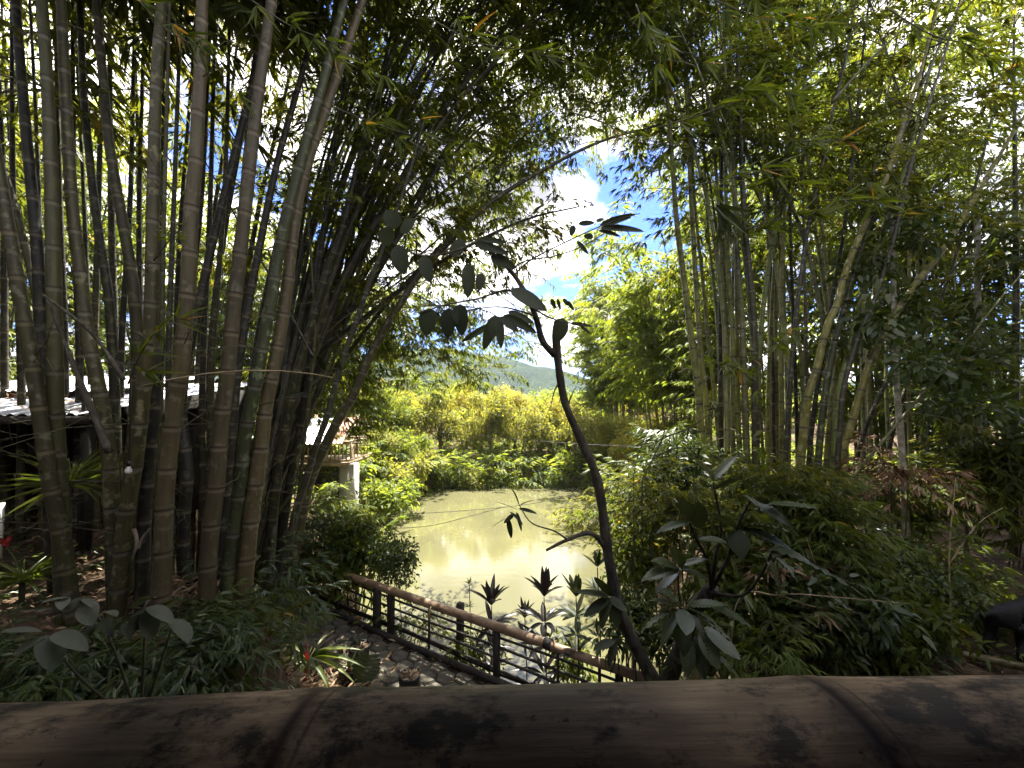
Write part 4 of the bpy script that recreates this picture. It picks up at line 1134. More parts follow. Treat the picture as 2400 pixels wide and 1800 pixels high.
# nodes where the photograph shows them
def s_at_px(px):
    x = (px - 1200) / FPX * 0.272
    return float(np.interp(x, hc[:, 0], hs))
nodes_h = [s_at_px(785), s_at_px(1852)]
gap = nodes_h[1] - nodes_h[0]
nodes_h = [nodes_h[0] - 3 * gap, nodes_h[0] - 2 * gap, nodes_h[0] - gap] + nodes_h + [nodes_h[1] + gap, nodes_h[1] + 2 * gap, nodes_h[1] + 3 * gap]
st = [(0, 1, 0), (hs[-1], 1, 0)]
for u in nodes_h:
    st += [(u - 0.03, 1.0, 0), (u - 0.016, 1.006, 0.0), (u - 0.009, 1.012, 0.1), (u - 0.004, 1.016, 0.5), (u - 0.0015, 1.004, 1), (u + 0.001, 1.002, 1), (u + 0.004, 1.012, 0.5), (u + 0.009, 1.016, 0.15), (u + 0.011, 1.008, 0.8), (u + 0.013, 1.006, 0.1), (u + 0.032, 1.0, 0)]
for a_, b_ in zip(nodes_h[:-1], nodes_h[1:]):
    for t_ in np.linspace(a_ + 0.04, b_ - 0.04, 9):
        st.append((t_, 1 - 0.012 * math.sin((t_ - a_) / (b_ - a_) * math.pi), 0))
st = sorted([q for q in st if 0 <= q[0] <= hs[-1]])
uu = np.array([q[0] for q in st])
v, f = tube(at_len(hc, hs, uu), r_h * np.array([q[1] for q in st]), 48)
hr = thing('bamboo_handrail', 'thick brown weathered bamboo handrail with dark mould stains across the bottom', 'handrail', tuple(hc[len(hc) // 2]))
o0 = hc[len(hc) // 2]
link('pole', mesh('pole', v - o0, f, M['handrail'], smooth=True, pattr={'ridge': np.repeat([q[2] for q in st], 48)}), hr)
# a chip of twig lying on the rail
p0 = np.array(P(1010, 1625, 0.262)); p1 = np.array(P(1030, 1650, 0.258))
tw = MB().tube([p0 - o0, (p0 + p1) / 2 - o0 + np.array([0.001, 0, 0.0006]), p1 - o0], [0.0012, 0.0018, 0.001], 6).build('twig_splinter', M['wood_dark'])
tw.location = tuple(o0)
tag(tw, 'tiny dark twig stuck to the top of the bamboo handrail', 'twig')

# ------------------------------------------------------------------ path with hexagonal pavers
def path_pt(s, d, z):
    p = FA + FD * s + FN * d
    return (p[0], p[1], z)


path = thing('path', 'path of hexagonal concrete pavers beside the railing', 'path', (0, 0, 0)); del path['category']; path['kind'] = 'structure'
q = [path_pt(-3.5, 0.05, PATH_Z - 0.012), path_pt(7.5, 0.05, PATH_Z - 0.012), path_pt(7.5, 1.45, PATH_Z - 0.012), path_pt(-3.5, 1.45, PATH_Z - 0.012)]
obj('path_bed', q, np.array([[3, 2, 1, 0]]), M['joint'], path)
HX = 0.15                                    # circumradius
import bmesh
def hex_mesh():
    bm = bmesh.new()
    vs = []
    for k in range(6):
        a = math.pi / 3 * k
        vs.append(bm.verts.new((HX * 0.92 * math.cos(a), HX * 0.92 * math.sin(a), 0)))
    fc = bm.faces.new(vs)
    e = bmesh.ops.extrude_face_region(bm, geom=[fc])
    up = [x for x in e['geom'] if isinstance(x, bmesh.types.BMVert)]
    for vv in up:
        vv.co.z += 0.03
    top = [x for x in bm.faces if all(abs(w.co.z - 0.03) < 1e-5 for w in x.verts)][0]
    bmesh.ops.bevel(bm, geom=list(top.edges), offset=0.012, segments=2, affect='EDGES')
    me = bpy.data.meshes.new('paver')
    bmesh.ops.recalc_face_normals(bm, faces=bm.faces)
    bm.to_mesh(me); bm.free(); me.materials.append(M['paver'])
    return me
hm = hex_mesh()
ang = math.atan2(FD[1], FD[0])
k = 0
dx, dy = HX * 1.5, HX * math.sqrt(3)
for i in range(-14, 38):
    for j in range(0, 6):
        s_ = i * dx
        d_ = 0.17 + j * dy + (dy / 2 if i % 2 else 0)
        if d_ > 1.38:
            continue
        x, y, z = path_pt(s_, d_, PATH_Z - 0.02 + random.uniform(-0.002, 0.002))
        if y < 3.2:
            continue
        o = link('paver', hm, path)
        o.location = (x, y, z)
        o.rotation_euler = (random.uniform(-0.006, 0.006), random.uniform(-0.006, 0.006), ang + random.uniform(-0.015, 0.015))
ed = MB().box((0, 0, 0), (3.2, 0.05, 0.14)).build('timber_edging', M['wood_dark'])
x, y, z = path_pt(3.9, 1.5, PATH_Z + 0.0)
ed.location = (x, y, z); ed.rotation_euler = (0, 0, ang)
tag(ed, 'dark timber board edging the near side of the paved path', 'edging')

# ------------------------------------------------------------------ railing between path and pond
def fence_s(px):
    u = (px - 1200) / FPX
    # x = u*y on the line FA + s*FD
    return (u * FA[1] - FA[0]) / (FD[0] - u * FD[1])


fn_ = thing('path_railing', 'low railing with a thick bamboo top rail and dark thin rails between path and pond', 'railing', path_pt(2.5, 0, PATH_Z))
fo = np.array(path_pt(2.5, 0, PATH_Z))
def fp(s, h, d=0.0):
    return np.array(path_pt(s, d, PATH_Z + h)) - fo
def bamboo_rail(s0, s1, h, r, mat, name, sag=0.0, d=0.0):
    n = max(4, int(abs(s1 - s0) / 0.35))
    pts, rad = [], []
    for i in range(n):
        for w, m_ in ((0.0, 1.08), (0.03, 1.0), (0.5, 0.985), (0.93, 1.0), (0.97, 1.04)):
            t_ = (i + w) / n
            pts.append(fp(s0 + (s1 - s0) * t_, h - sag * math.sin(t_ * math.pi) + 0.006 * math.sin(5 * t_), d)); rad.append(r * m_)
    vv, ff = tube(pts, rad, 12)
    return obj(name, vv, ff, mat, fn_, smooth=True)
s_join = fence_s(1282)
bamboo_rail(-2.4, s_join - 0.02, 0.745, 0.055, M['rail_tan'], 'top_rail')
bamboo_rail(s_join - 0.10, 7.6, 0.75, 0.062, M['rail_tan'], 'top_rail', 0.03)
MB().tube([fp(s_join - 0.06, 0.747), fp(s_join + 0.05, 0.749)], [0.072, 0.068], 12).build('sleeve', M['wood_dark'], fn_)
for h, rr in ((0.60, 0.017), (0.46, 0.019), (0.31, 0.018), (0.17, 0.018)):
    MB().tube([fp(s, h + 0.012 * math.sin(1.7 * s + 9 * h)) for s in np.linspace(-2.4, 7.4, 16)], rr, 7).build('lower_rail', M['metal_dark'], fn_)
MB().tube([fp(s, 0.06 + 0.02 * math.sin(s), 0.09) for s in np.linspace(-2.0, 6.6, 12)], 0.045, 8).build('kerb_log', M['wood_dark'], fn_)
MB().tube([fp(s, 0.1 + 0.02 * math.sin(s * 2), -0.05) for s in np.linspace(-2.0, 7.2, 12)], 0.03, 7).build('kerb_log', M['wood_dark'], fn_)
for px, w, dd in ((893, 0.11, 0.03), (922, 0.10, 0.0), (1055, 0.10, -0.28), (1165, 0.085, 0.0), (1445, 0.085, 0.0), (800, 0.09, 0.0)):
    s = fence_s(px)
    c = fp(s, 0.30, dd)
    rot = Matrix.Rotation(ang, 4, 'Z')
    vv, ff = bevel_box(c, (w, w, 0.84), 0.012, rot)
    obj('post', vv, ff, M['wood_dark'], fn_)
for px in (1010, 1305, 1400):
    s = fence_s(px)
    MB().tube([fp(s, -0.08), fp(s, 0.70)], 0.02, 8).build('thin_post', M['metal_dark'], fn_)
# a dry fern frond caught in the rails
s = fence_s(1020)
MB().tube([fp(s, 0.74, 0.06), fp(s + 0.02, 0.62, 0.09), fp(s + 0.01, 0.5, 0.08)], [0.008, 0.02, 0.004], 5).build('lashing', M['bamboo_dry'], fn_)

# ------------------------------------------------------------------ broad leaves as single pieces
def blade(name, mat, nu=8, nv=4, prof=None, fold=0.35, ribs=0, rib_h=0.0, curl=0.25, wave=0.0):
    """a leaf along +X, unit length, unit width; veins as corrugation"""
    prof = prof or (lambda t: math.sin(math.pi * t ** 0.85) ** 0.8)
    vs = []
    for i in range(nu + 1):
        t = i / nu
        w = prof(min(max(t, 0.0), 1.0)) if 0 < i < nu else 0.015
        for j in range(nv + 1):
            e = (j / nv - 0.5) * 2
            z = fold * 0.22 * abs(e) * w * 0.5 - curl * t * t + wave * math.sin(t * 9 + e) * abs(e)
            if ribs:
                z += rib_h * math.sin((t - abs(e) * w * 0.18) * ribs * 2 * math.pi) * min(1, abs(e) * 3)
            vs.append((t, e * w * 0.5, z))
    f = []
    for i in range(nu):
        for j in range(nv):
            a = i * (nv + 1) + j
            f.append((a, a + nv + 1, a + nv + 2, a + 1))
    return mesh(name, vs, np.array(f), mat, smooth=True)


def put_leaf(me, base, tip, width, parent, name='leaf', up=(0, 0, 1), roll=0.0, thick=None):
    b, t = Vector(base), Vector(tip)
    d = t - b
    L = d.length
    x = d.normalized()
    u = Vector(up)
    if abs(x.dot(u)) > 0.95:
        u = Vector((0, -1, 0.2))
    y = u.cross(x).normalized()
    if roll:
        y = Matrix.Rotation(roll, 3, x) @ y
    z = x.cross(y)
    m = Matrix(((x.x * L, y.x * width, z.x * (thick or L), b.x), (x.y * L, y.y * width, z.y * (thick or L), b.y), (x.z * L, y.z * width, z.z * (thick or L), b.z), (0, 0, 0, 1)))
    o = link(name, me, parent)
    loc = parent.location if parent is not None else Vector((0, 0, 0))
    o.matrix_local = Matrix.Translation(-loc) @ m if parent is not None else m
    return o


LF = {}
LF['rib'] = blade('leaf', M['leaf_big'], 22, 6, lambda t: math.sin(math.pi * min(1, t ** 0.9)) ** 0.75, 0.3, 11, 0.02, 0.18)
M['leaf_dark'] = leaf_mat('leaf_dark', [(0, (0.022, 0.028, 0.014)), (1, (0.042, 0.05, 0.024))], 0.2, (1.5, 1.6, 0.5), rough=0.5, spec=0.2, attr=False)  # darker leaf copy; the silhouette look against the sky is in its colour
LF['oval'] = blade('leaf', M['leaf_dark'], 10, 4, lambda t: math.sin(math.pi * t ** 0.8) ** 0.6, 0.25, 0, 0, 0.12)
LF['dusty'] = blade('leaf', M['leaf_dusty'], 10, 4, lambda t: math.sin(math.pi * t ** 0.85) ** 0.65, 0.35, 0, 0, 0.15)
LF['near'] = blade('leaf', M['leaf_near'], 6, 2, lambda t: (min(1, t * 5) ** 0.7) * (1 - t ** 1.8), 0.35, 0, 0, 0.05)
LF['dark'] = blade('leaf', M['leaf_big'], 8, 2, lambda t: (min(1, t * 4) ** 0.7) * (1 - t ** 2.2), 0.5, 0, 0, 0.12)
LF['purple'] = blade('leaf', M['leaf_purple'], 8, 2, lambda t: math.sin(math.pi * t ** 0.9) ** 0.8, 0.6, 0, 0, 0.22)
LF['red'] = blade('leaf', M['leaf_red'], 8, 2, lambda t: math.sin(math.pi * t ** 0.9) ** 0.8, 0.6, 0, 0, 0.1)
LF['strap'] = blade('leaf', M['leaf_strap'], 12, 2, lambda t: (min(1, t * 3 + 0.35)) * (1 - t ** 3), 0.7, 0, 0, 0.55)
LF['narrow'] = blade('leaf', M['leaf_strap'], 10, 2, lambda t: (min(1, t * 3 + 0.5)) * (1 - t ** 2), 0.6, 0, 0, 0.35)


def rosette(parent, c, n, L, w, me, r, el=(0.1, 1.0), az0=0.0, spread=6.28, name='leaf'):
    for k in range(n):
        az = az0 + spread * (k + r.uniform(-0.3, 0.3)) / n
        e = r.uniform(*el)
        l_ = L * r.uniform(0.75, 1.15)
        d = Vector((math.cos(az) * math.cos(e), math.sin(az) * math.cos(e), math.sin(e)))
        put_leaf(me, Vector(c) + d * 0.015, Vector(c) + d * l_, w * r.uniform(0.85, 1.15), parent, name)


def stemmed(name, label, cat, base, mat, group=None):
    return thing(name, label, cat, tuple(base), group)


# the leaning broad-leaved tree in front of the railing
tb = np.array(P(1545, 1680, 4.1))
tree_b = thing('broad_leaf_tree', 'dark leaning forked tree with large ribbed leaves in front of the railing', 'tree', (tb[0], tb[1], gz(tb[0], tb[1]) - 0.05))
to = np.array(tree_b.location)
def tpt(px, py, Y):
    return np.array(P(px, py, Y)) - to
tr1 = spline([np.array([0, 0, 0]), tpt(1540, 1640, 4.1), tpt(1526, 1585, 4.1), tpt(1482, 1500, 4.05), tpt(1450, 1420, 4.0), tpt(1424, 1290, 3.95), tpt(1410, 1180, 3.9), tpt(1392, 1100, 3.85), tpt(1352, 1010, 3.8), tpt(1326, 950, 3.75), tpt(1312, 880, 3.7), tpt(1304, 800, 3.65), tpt(1308, 752, 3.62)], 0.05)
n_ = len(tr1)
rd = np.interp(np.linspace(0, 1, n_), [0, 0.25, 0.6, 0.85, 1.0], [0.1, 0.068, 0.049, 0.036, 0.042]) * (1 + 0.06 * np.sin(np.linspace(0, 60, n_)) + 0.04 * np.sin(np.linspace(0, 143, n_)))
MB().tube(tr1, rd, 12).build('trunk', M['bark'], tree_b, smooth=True)
tr2 = spline([tpt(1545, 1640, 4.05), tpt(1580, 1560, 3.8), tpt(1606, 1490, 3.5), tpt(1622, 1440, 3.3), tpt(1650, 1400, 3.15), tpt(1672, 1378, 3.05)], 0.05)
MB().tube(tr2, np.interp(np.linspace(0, 1, len(tr2)), [0, 0.3, 0.8, 1], [0.09, 0.075, 0.06, 0.05]), 11).build('trunk', M['bark'], tree_b, smooth=True)
def branch(pix, r0, r1, parent, mat='bark', name='branch', base=None, sides=6):
    base = to if base is None else base
    c = spline([np.array(P(*q)) - base for q in pix], 0.05)
    k = len(c)
    return MB().tube(c, np.linspace(r0, r1, k) * (1 + 0.05 * np.sin(np.arange(k) * 1.9)), sides).build(name, M[mat], parent, smooth=True)
branch([(1668, 1380, 3.05), (1655, 1310, 2.9), (1632, 1262, 2.75), (1615, 1225, 2.65)], 0.016, 0.007, tree_b)
branch([(1668, 1380, 3.05), (1678, 1300, 2.9), (1690, 1240, 2.8), (1672, 1130, 2.7)], 0.016, 0.006, tree_b)
branch([(1672, 1375, 3.05), (1705, 1310, 2.9), (1726, 1240, 2.75), (1760, 1170, 2.6)], 0.016, 0.006, tree_b)
branch([(1675, 1392, 3.05), (1740, 1395, 2.8), (1785, 1345, 2.6), (1810, 1290, 2.5)], 0.014, 0.006, tree_b)
branch([(1606, 1490, 3.4), (1598, 1440, 3.1), (1590, 1380, 2.95), (1590, 1330, 2.9)], 0.014, 0.006, tree_b)
branch([(1424, 1290, 3.95), (1385, 1250, 3.85), (1330, 1265, 3.75), (1280, 1290, 3.7)], 0.03, 0.012, tree_b)
branch([(1330, 1265, 3.75), (1300, 1245, 3.7), (1245, 1225, 3.65), (1215, 1180, 3.6)], 0.01, 0.004, tree_b)
branch([(1300, 832, 3.66), (1272, 800, 3.6), (1258, 750, 3.55), (1238, 700, 3.5), (1205, 645, 3.45), (1165, 605, 3.4), (1120, 560, 3.4)], 0.034, 0.014, tree_b, sides=8)
branch([(1240, 705, 3.5), (1190, 680, 3.4), (1120, 700, 3.3), (1040, 715, 3.2), (985, 735, 3.2)], 0.013, 0.005, tree_b)
branch([(1238, 715, 3.5), (1290, 745, 3.4), (1350, 760, 3.3), (1400, 765, 3.3)], 0.011, 0.004, tree_b)
branch([(1255, 740, 3.5), (1180, 720, 3.4), (1110, 725, 3.3), (1060, 738, 3.25)], 0.009, 0.004, tree_b)
branch([(1120, 565, 3.4), (1060, 590, 3.3), (990, 600, 3.2), (930, 575, 3.15)], 0.012, 0.005, tree_b)
branch([(1205, 645, 3.45), (1240, 612, 3.4), (1320, 570, 3.3), (1420, 525, 3.25), (1500, 500, 3.2)], 0.008, 0.003, tree_b)
branch([(1190, 640, 3.45), (1230, 612, 3.4), (1300, 600, 3.35), (1370, 575, 3.3), (1440, 530, 3.3)], 0.008, 0.003, tree_b)
branch([(1312, 895, 3.7), (1300, 915, 3.65), (1290, 955, 3.6)], 0.008, 0.003, tree_b)
branch([(1330, 955, 3.75), (1340, 925, 3.7), (1352, 905, 3.7)], 0.01, 0.003, tree_b)
rl = np.random.default_rng(5)
def L2(a, b, w, kind='rib', roll=None):
    """a leaf of the tree from pixel a to pixel b (px, py, Y), width in pixels at that depth"""
    put_leaf(LF[kind], P(*a), P(*b), w * a[2] / FPX, tree_b, roll=rl.uniform(-0.5, 0.5) if roll is None else roll, thick=(Vector(P(*b)) - Vector(P(*a))).length * rl.uniform(0.6, 1.7))
for a, b, w in [
    ((1672, 1128, 2.7), (1628, 1052, 2.75), 40), ((1672, 1128, 2.7), (1718, 1058, 2.7), 42), ((1676, 1148, 2.7), (1738, 1108, 2.62), 36), ((1670, 1150, 2.7), (1630, 1130, 2.6), 34),
    ((1760, 1142, 2.6), (1880, 1140, 2.5), 26), ((1800, 1182, 2.5), (1912, 1178, 2.35), 30), ((1745, 1162, 2.6), (1800, 1192, 2.5), 30), ((1770, 1180, 2.55), (1865, 1225, 2.4), 32),
    ((1615, 1225, 2.65), (1540, 1232, 2.55), 28), ((1618, 1222, 2.65), (1600, 1160, 2.6), 36), ((1635, 1262, 2.75), (1700, 1262, 2.6), 38), ((1640, 1240, 2.7), (1635, 1170, 2.6), 40),
    ((1728, 1238, 2.75), (1868, 1270, 2.5), 34), ((1728, 1238, 2.75), (1858, 1218, 2.55), 34), ((1725, 1240, 2.75), (1738, 1308, 2.65), 44), ((1722, 1238, 2.75), (1668, 1192, 2.65), 36), ((1730, 1230, 2.75), (1775, 1175, 2.65), 30),
    ((1800, 1290, 2.5), (2022, 1358, 2.1), 34), ((1805, 1285, 2.5), (1905, 1312, 2.3), 30), ((1800, 1295, 2.5), (1880, 1350, 2.35), 36), ((1790, 1300, 2.55), (1850, 1390, 2.45), 36),
    ((1602, 1428, 2.5), (1612, 1482, 2.35), 42), ((1596, 1432, 2.6), (1498, 1448, 2.4), 22), ((1598, 1425, 2.6), (1530, 1392, 2.5), 30), ((1596, 1420, 2.6), (1560, 1370, 2.5), 36), ((1605, 1428, 2.6), (1680, 1440, 2.4), 30),
    ((1605, 1430, 2.6), (1720, 1475, 2.45), 36), ((1610, 1432, 2.6), (1668, 1500, 2.5), 36), ((1608, 1420, 2.6), (1700, 1405, 2.5), 36), ((1590, 1440, 2.6), (1540, 1500, 2.5), 32), ((1600, 1440, 2.6), (1600, 1540, 2.5), 40),
    ((1590, 1335, 2.9), (1510, 1340, 2.75), 34), ((1590, 1335, 2.9), (1540, 1300, 2.8), 34), ((1592, 1330, 2.9), (1650, 1300, 2.8), 36), ((1592, 1338, 2.9), (1530, 1385, 2.8), 36), ((1594, 1330, 2.9), (1585, 1270, 2.85), 34), ((1595, 1335, 2.9), (1660, 1345, 2.8), 36),
    ((1640, 1480, 3.2), (1690, 1560, 3.0), 44), ((1640, 1485, 3.2), (1640, 1590, 3.05), 42), ((1650, 1470, 3.2), (1740, 1540, 3.0), 40), ((1620, 1500, 3.2), (1600, 1580, 3.1), 40), ((1660, 1420, 3.0), (1760, 1450, 2.8), 38), ((1650, 1520, 3.2), (1760, 1590, 3.1), 40)]:
    L2(a, b, w)
# leaves on the left twigs of the trunk
for a, b, w in [((1428, 1400, 3.9), (1352, 1378, 3.8), 26), ((1428, 1402, 3.9), (1368, 1440, 3.8), 24), ((1432, 1405, 3.9), (1402, 1470, 3.8), 26), ((1436, 1405, 3.9), (1448, 1475, 3.8), 26), ((1430, 1398, 3.9), (1395, 1345, 3.8), 26),
                ((1428, 1400, 3.9), (1470, 1430, 3.8), 24), ((1440, 1500, 3.9), (1390, 1520, 3.8), 26), ((1445, 1505, 3.9), (1420, 1560, 3.8), 28), ((1440, 1495, 3.9), (1480, 1520, 3.8), 24),
                ((1215, 1182, 3.6), (1198, 1130, 3.55), 14), ((1212, 1195, 3.6), (1160, 1170, 3.5), 12), ((1216, 1192, 3.6), (1258, 1200, 3.5), 12), ((1210, 1200, 3.6), (1225, 1245, 3.55), 13), ((1205, 1205, 3.6), (1180, 1225, 3.55), 12), ((1218, 1186, 3.6), (1250, 1165, 3.55), 11), ((1190, 1215, 3.6), (1200, 1262, 3.55), 13), ((1195, 1200, 3.6), (1228, 1225, 3.5), 12), ((1188, 1215, 3.6), (1150, 1232, 3.55), 12)]:
    L2(a, b, w, 'oval')
# oval leaves hanging against the sky, silhouette darkness put into their colour
for a, b, w in [((1008, 722, 3.2), (995, 785, 3.18), 44), ((1052, 722, 3.2), (1048, 792, 3.18), 34), ((1078, 712, 3.2), (1082, 785, 3.18), 32), ((1066, 718, 3.2), (1070, 758, 3.15), 18), ((1198, 678, 3.4), (1282, 722, 3.3), 36), ((1318, 745, 3.4), (1308, 800, 3.38), 34),
                ((1160, 740, 3.3), (1135, 818, 3.25), 26), ((1162, 738, 3.3), (1152, 795, 3.25), 24), ((1168, 740, 3.3), (1175, 815, 3.25), 20), ((1172, 742, 3.3), (1215, 775, 3.25), 20), ((1180, 738, 3.3), (1258, 778, 3.25), 20), ((1190, 730, 3.35), (1252, 755, 3.3), 18), ((1150, 760, 3.3), (1082, 800, 3.25), 14),
                ((1098, 618, 3.4), (1098, 695, 3.35), 30), ((1128, 640, 3.4), (1122, 680, 3.35), 20), ((1085, 560, 3.4), (1060, 600, 3.35), 30), ((930, 575, 3.15), (945, 640, 3.1), 40), ((925, 560, 3.15), (885, 545, 3.1), 40), ((932, 535, 3.15), (905, 490, 3.1), 38), ((940, 545, 3.15), (970, 510, 3.1), 36),
                ((990, 600, 3.2), (1008, 660, 3.15), 30), ((1150, 600, 3.4), (1205, 625, 3.35), 26), ((1110, 570, 3.4), (1190, 590, 3.3), 20), ((1120, 560, 3.4), (1185, 565, 3.3), 14),
                ((1345, 528, 3.3), (1338, 552, 3.3), 14), ((1390, 555, 3.3), (1368, 552, 3.3), 14), ((1355, 525, 3.3), (1395, 520, 3.3), 12), ((1405, 535, 3.3), (1512, 534, 3.2), 18), ((1402, 540, 3.3), (1455, 550, 3.25), 12), ((1398, 520, 3.3), (1415, 510, 3.3), 12), ((1405, 528, 3.3), (1490, 498, 3.2), 14), ((1352, 565, 3.3), (1380, 595, 3.3), 10), ((1430, 528, 3.25), (1480, 505, 3.2), 10),
                ((1292, 700, 3.4), (1302, 724, 3.4), 10), ((1306, 700, 3.4), (1314, 726, 3.4), 8), ((1320, 700, 3.4), (1332, 716, 3.4), 10), ((1330, 705, 3.4), (1345, 728, 3.4), 8), ((1335, 757, 3.3), (1390, 764, 3.3), 8), ((1360, 765, 3.3), (1386, 782, 3.3), 8)]:
    put_leaf(LF['oval'], P(*a), P(*b), w * 1.1 * a[2] / FPX, tree_b, roll=rl.uniform(-0.35, 0.35), up=(rl.uniform(-0.2, 0.2), -1, 0.15))
for a, b in [((700, 940), (735, 990))]:
    pass

# near leafy bamboo twigs hanging into the top of the picture: each twig a thing, each blade a part
def near_spray(label, pix, n, leaf, seed, kind='near', aim=0.0, spread=0.9, width=0.15, fall=0.15, group='leafy bamboo twigs hanging close overhead'):
    r = np.random.default_rng(seed)
    c = spline([np.array(P(*q)) for q in pix], 0.04)
    t = thing('bamboo_twig', label, 'bamboo twig', tuple(c[0]), group)
    MB().tube(c - c[0], np.linspace(0.006, 0.002, len(c)), 5).build('stem', M['twig'], t)
    s = arclen(c)
    nf = max(1, n // 6)
    for k in range(nf):
        u = s[-1] * (0.15 + 0.85 * (k + 0.5 + r.uniform(-0.3, 0.3)) / nf) if kind == 'near' else s[-1] * 0.9
        p = at_len(c, s, u)
        tg = at_len(c, s, min(u + 0.05, s[-1])) - at_len(c, s, max(u - 0.05, 0)); tg /= np.linalg.norm(tg)
        a0 = (1 if k % 2 else -1) * r.uniform(0.0, 0.6) + aim
        q = np.array(p) + 0.05 * r.normal(size=3)
        if kind == 'near':
            MB().tube([np.array(p) - c[0], q - c[0]], 0.0018, 4).build('twig', M['twig'], t)
        for j in range(6 if kind == 'near' else n):
            a = a0 + spread * ((j + 0.5) / 6 - 0.5) * 1.6 + r.normal(0, 0.18)
            d = Vector((tg[0] * math.cos(a) - tg[2] * math.sin(a), tg[1] + r.normal(0, 0.45), tg[0] * math.sin(a) + tg[2] * math.cos(a) - fall - r.uniform(0, 0.25)))
            d.normalize()
            L = leaf * r.uniform(0.6, 1.2)
            put_leaf(LF[kind], q, Vector(q) + d * L, L * width * r.uniform(0.75, 1.2), t, roll=r.uniform(-1.2, 1.2), up=(0, -0.6, 0.8), thick=L * r.uniform(-0.6, 3.0))
    return t
NS = [
    ('bright green bamboo twig fanning right below the dark finger-like leaf', [(1690, 560, 3.0), (1800, 520, 2.9), (1900, 500, 2.8), (2000, 470, 2.7)], 22, 0.24, 'near'),
    ('bright green bamboo twig with one orange dead blade at upper right', [(1600, 440, 3.0), (1700, 420, 2.9), (1800, 400, 2.8), (1900, 400, 2.7)], 24, 0.26, 'near'),
    ('dense yellow green bamboo twig spreading right at the top', [(1540, 300, 3.0), (1640, 270, 2.9), (1760, 230, 2.8), (1900, 210, 2.7)], 30, 0.30, 'near'),
    ('broad bladed bamboo twig hanging from the top centre right', [(1490, 10, 2.8), (1520, 80, 2.7), (1560, 110, 2.6), (1640, 130, 2.5)], 24, 0.28, 'near'),
    ('leafy bamboo twig along the top edge right of the middle', [(1600, -40, 2.9), (1720, 20, 2.8), (1860, 60, 2.7), (1990, 90, 2.6)], 28, 0.28, 'near'),
    ('bamboo twig with long blades pointing right near the leaning canes', [(1880, 330, 2.9), (1960, 330, 2.8), (2040, 300, 2.7)], 16, 0.26, 'near'),
    ('green bamboo twig pointing right in front of the leaning bundle', [(1930, 470, 2.9), (2020, 470, 2.8), (2100, 490, 2.7)], 16, 0.26, 'near'),
    ('dark shaded bamboo twig at the top left of the middle', [(560, -20, 2.9), (680, 60, 2.8), (800, 110, 2.7), (900, 190, 2.7)], 26, 0.28, 'near'),
    ('dim bamboo twig hanging over the tops of the thick canes', [(300, -30, 2.9), (380, 60, 2.8), (470, 120, 2.7), (560, 220, 2.7)], 24, 0.28, 'near'),
    ('bamboo twig with yellow tinged blades left of the sky gap', [(780, 250, 3.1), (880, 290, 3.0), (980, 320, 2.9), (1060, 330, 2.9)], 24, 0.25, 'near'),
    ('shadowy bamboo twig drooping above the oval leaves', [(960, 330, 3.1), (1050, 390, 3.0), (1120, 430, 3.0), (1160, 500, 3.0)], 22, 0.24, 'near'),
    ('bamboo twig across the top centre against the bright sky', [(1000, 40, 3.0), (1120, 100, 2.9), (1240, 120, 2.8), (1360, 160, 2.8)], 28, 0.28, 'near'),
    ('bamboo twig right of the brightest patch of sky', [(1330, 260, 3.2), (1420, 290, 3.1), (1500, 330, 3.0), (1540, 400, 3.0)], 22, 0.24, 'near'),
    ('bamboo twig hanging at the top right corner', [(2080, 20, 3.0), (2180, 80, 2.9), (2280, 110, 2.8), (2380, 180, 2.8)], 24, 0.28, 'near'),
    ('lone green bamboo sprig in front of the thickest tan cane', [(360, 610, 2.9), (400, 560, 2.85), (440, 520, 2.8)], 8, 0.20, 'near'),
    ('dim broad bladed sprig hanging between the grey canes', [(300, 900, 2.8), (330, 830, 2.7), (380, 760, 2.6), (440, 740, 2.6)], 14, 0.32, 'near'),
    ('dark finger-like leaf spray pointing right in front of the straight canes', [(1648, 478, 2.6), (1660, 482, 2.6), (1672, 486, 2.6)], 7, 0.42, 'dark'),
]
for i, (lab, pix, n, lf, kd) in enumerate(NS):
    near_spray(lab, pix, n if kd == 'dark' else int(n * 2.1), lf * (1 if kd == 'dark' else 0.75), 800 + i, kd, spread=0.5 if kd == 'dark' else 1.0, width=0.15 if kd == 'dark' else 0.12, fall=0.1)

# ------------------------------------------------------------------ shrubs and undergrowth
def shrub(label, px, py, Y, rad, ns, temps, mat, seed, cat='shrub', name='leafy_shrub', shape=LEAF6, scale=1.0, stems=5, group=None, lr=0.3, nl=9, bark='twig'):
    """centre of the foliage at the pixel; stems run down to the ground"""
    r = np.random.default_rng(seed)
    c = np.array(P(px, py, Y))
    z = gz(c[0], c[1])
    t = thing(name, label, cat, (c[0], c[1], z), group)
    pos, lc = crown_sprays(r, (0, 0, c[2] - z), rad, nl, ns, lr)
    keep = pos[:, 2] > -0.05
    pos = pos[keep]
    for k in range(min(stems, len(lc))):
        e = lc[k]
        b = np.array([e[0] * 0.3, e[1] * 0.3, -0.05])
        m = (b + e) / 2 + r.normal(0, 0.08, 3)
        cc = spline([b, m, e], 0.1)
        MB().tube(cc, np.linspace(0.016, 0.005, len(cc)), 5).build('stem', M[bark], t)
    n = len(pos)
    foliage('foliage', pos, r.uniform(0, 6.28, n), r.uniform(-0.5, 0.6, n), scale * r.uniform(0.75, 1.25, n), temps, mat, t, shape, seed)
    return t


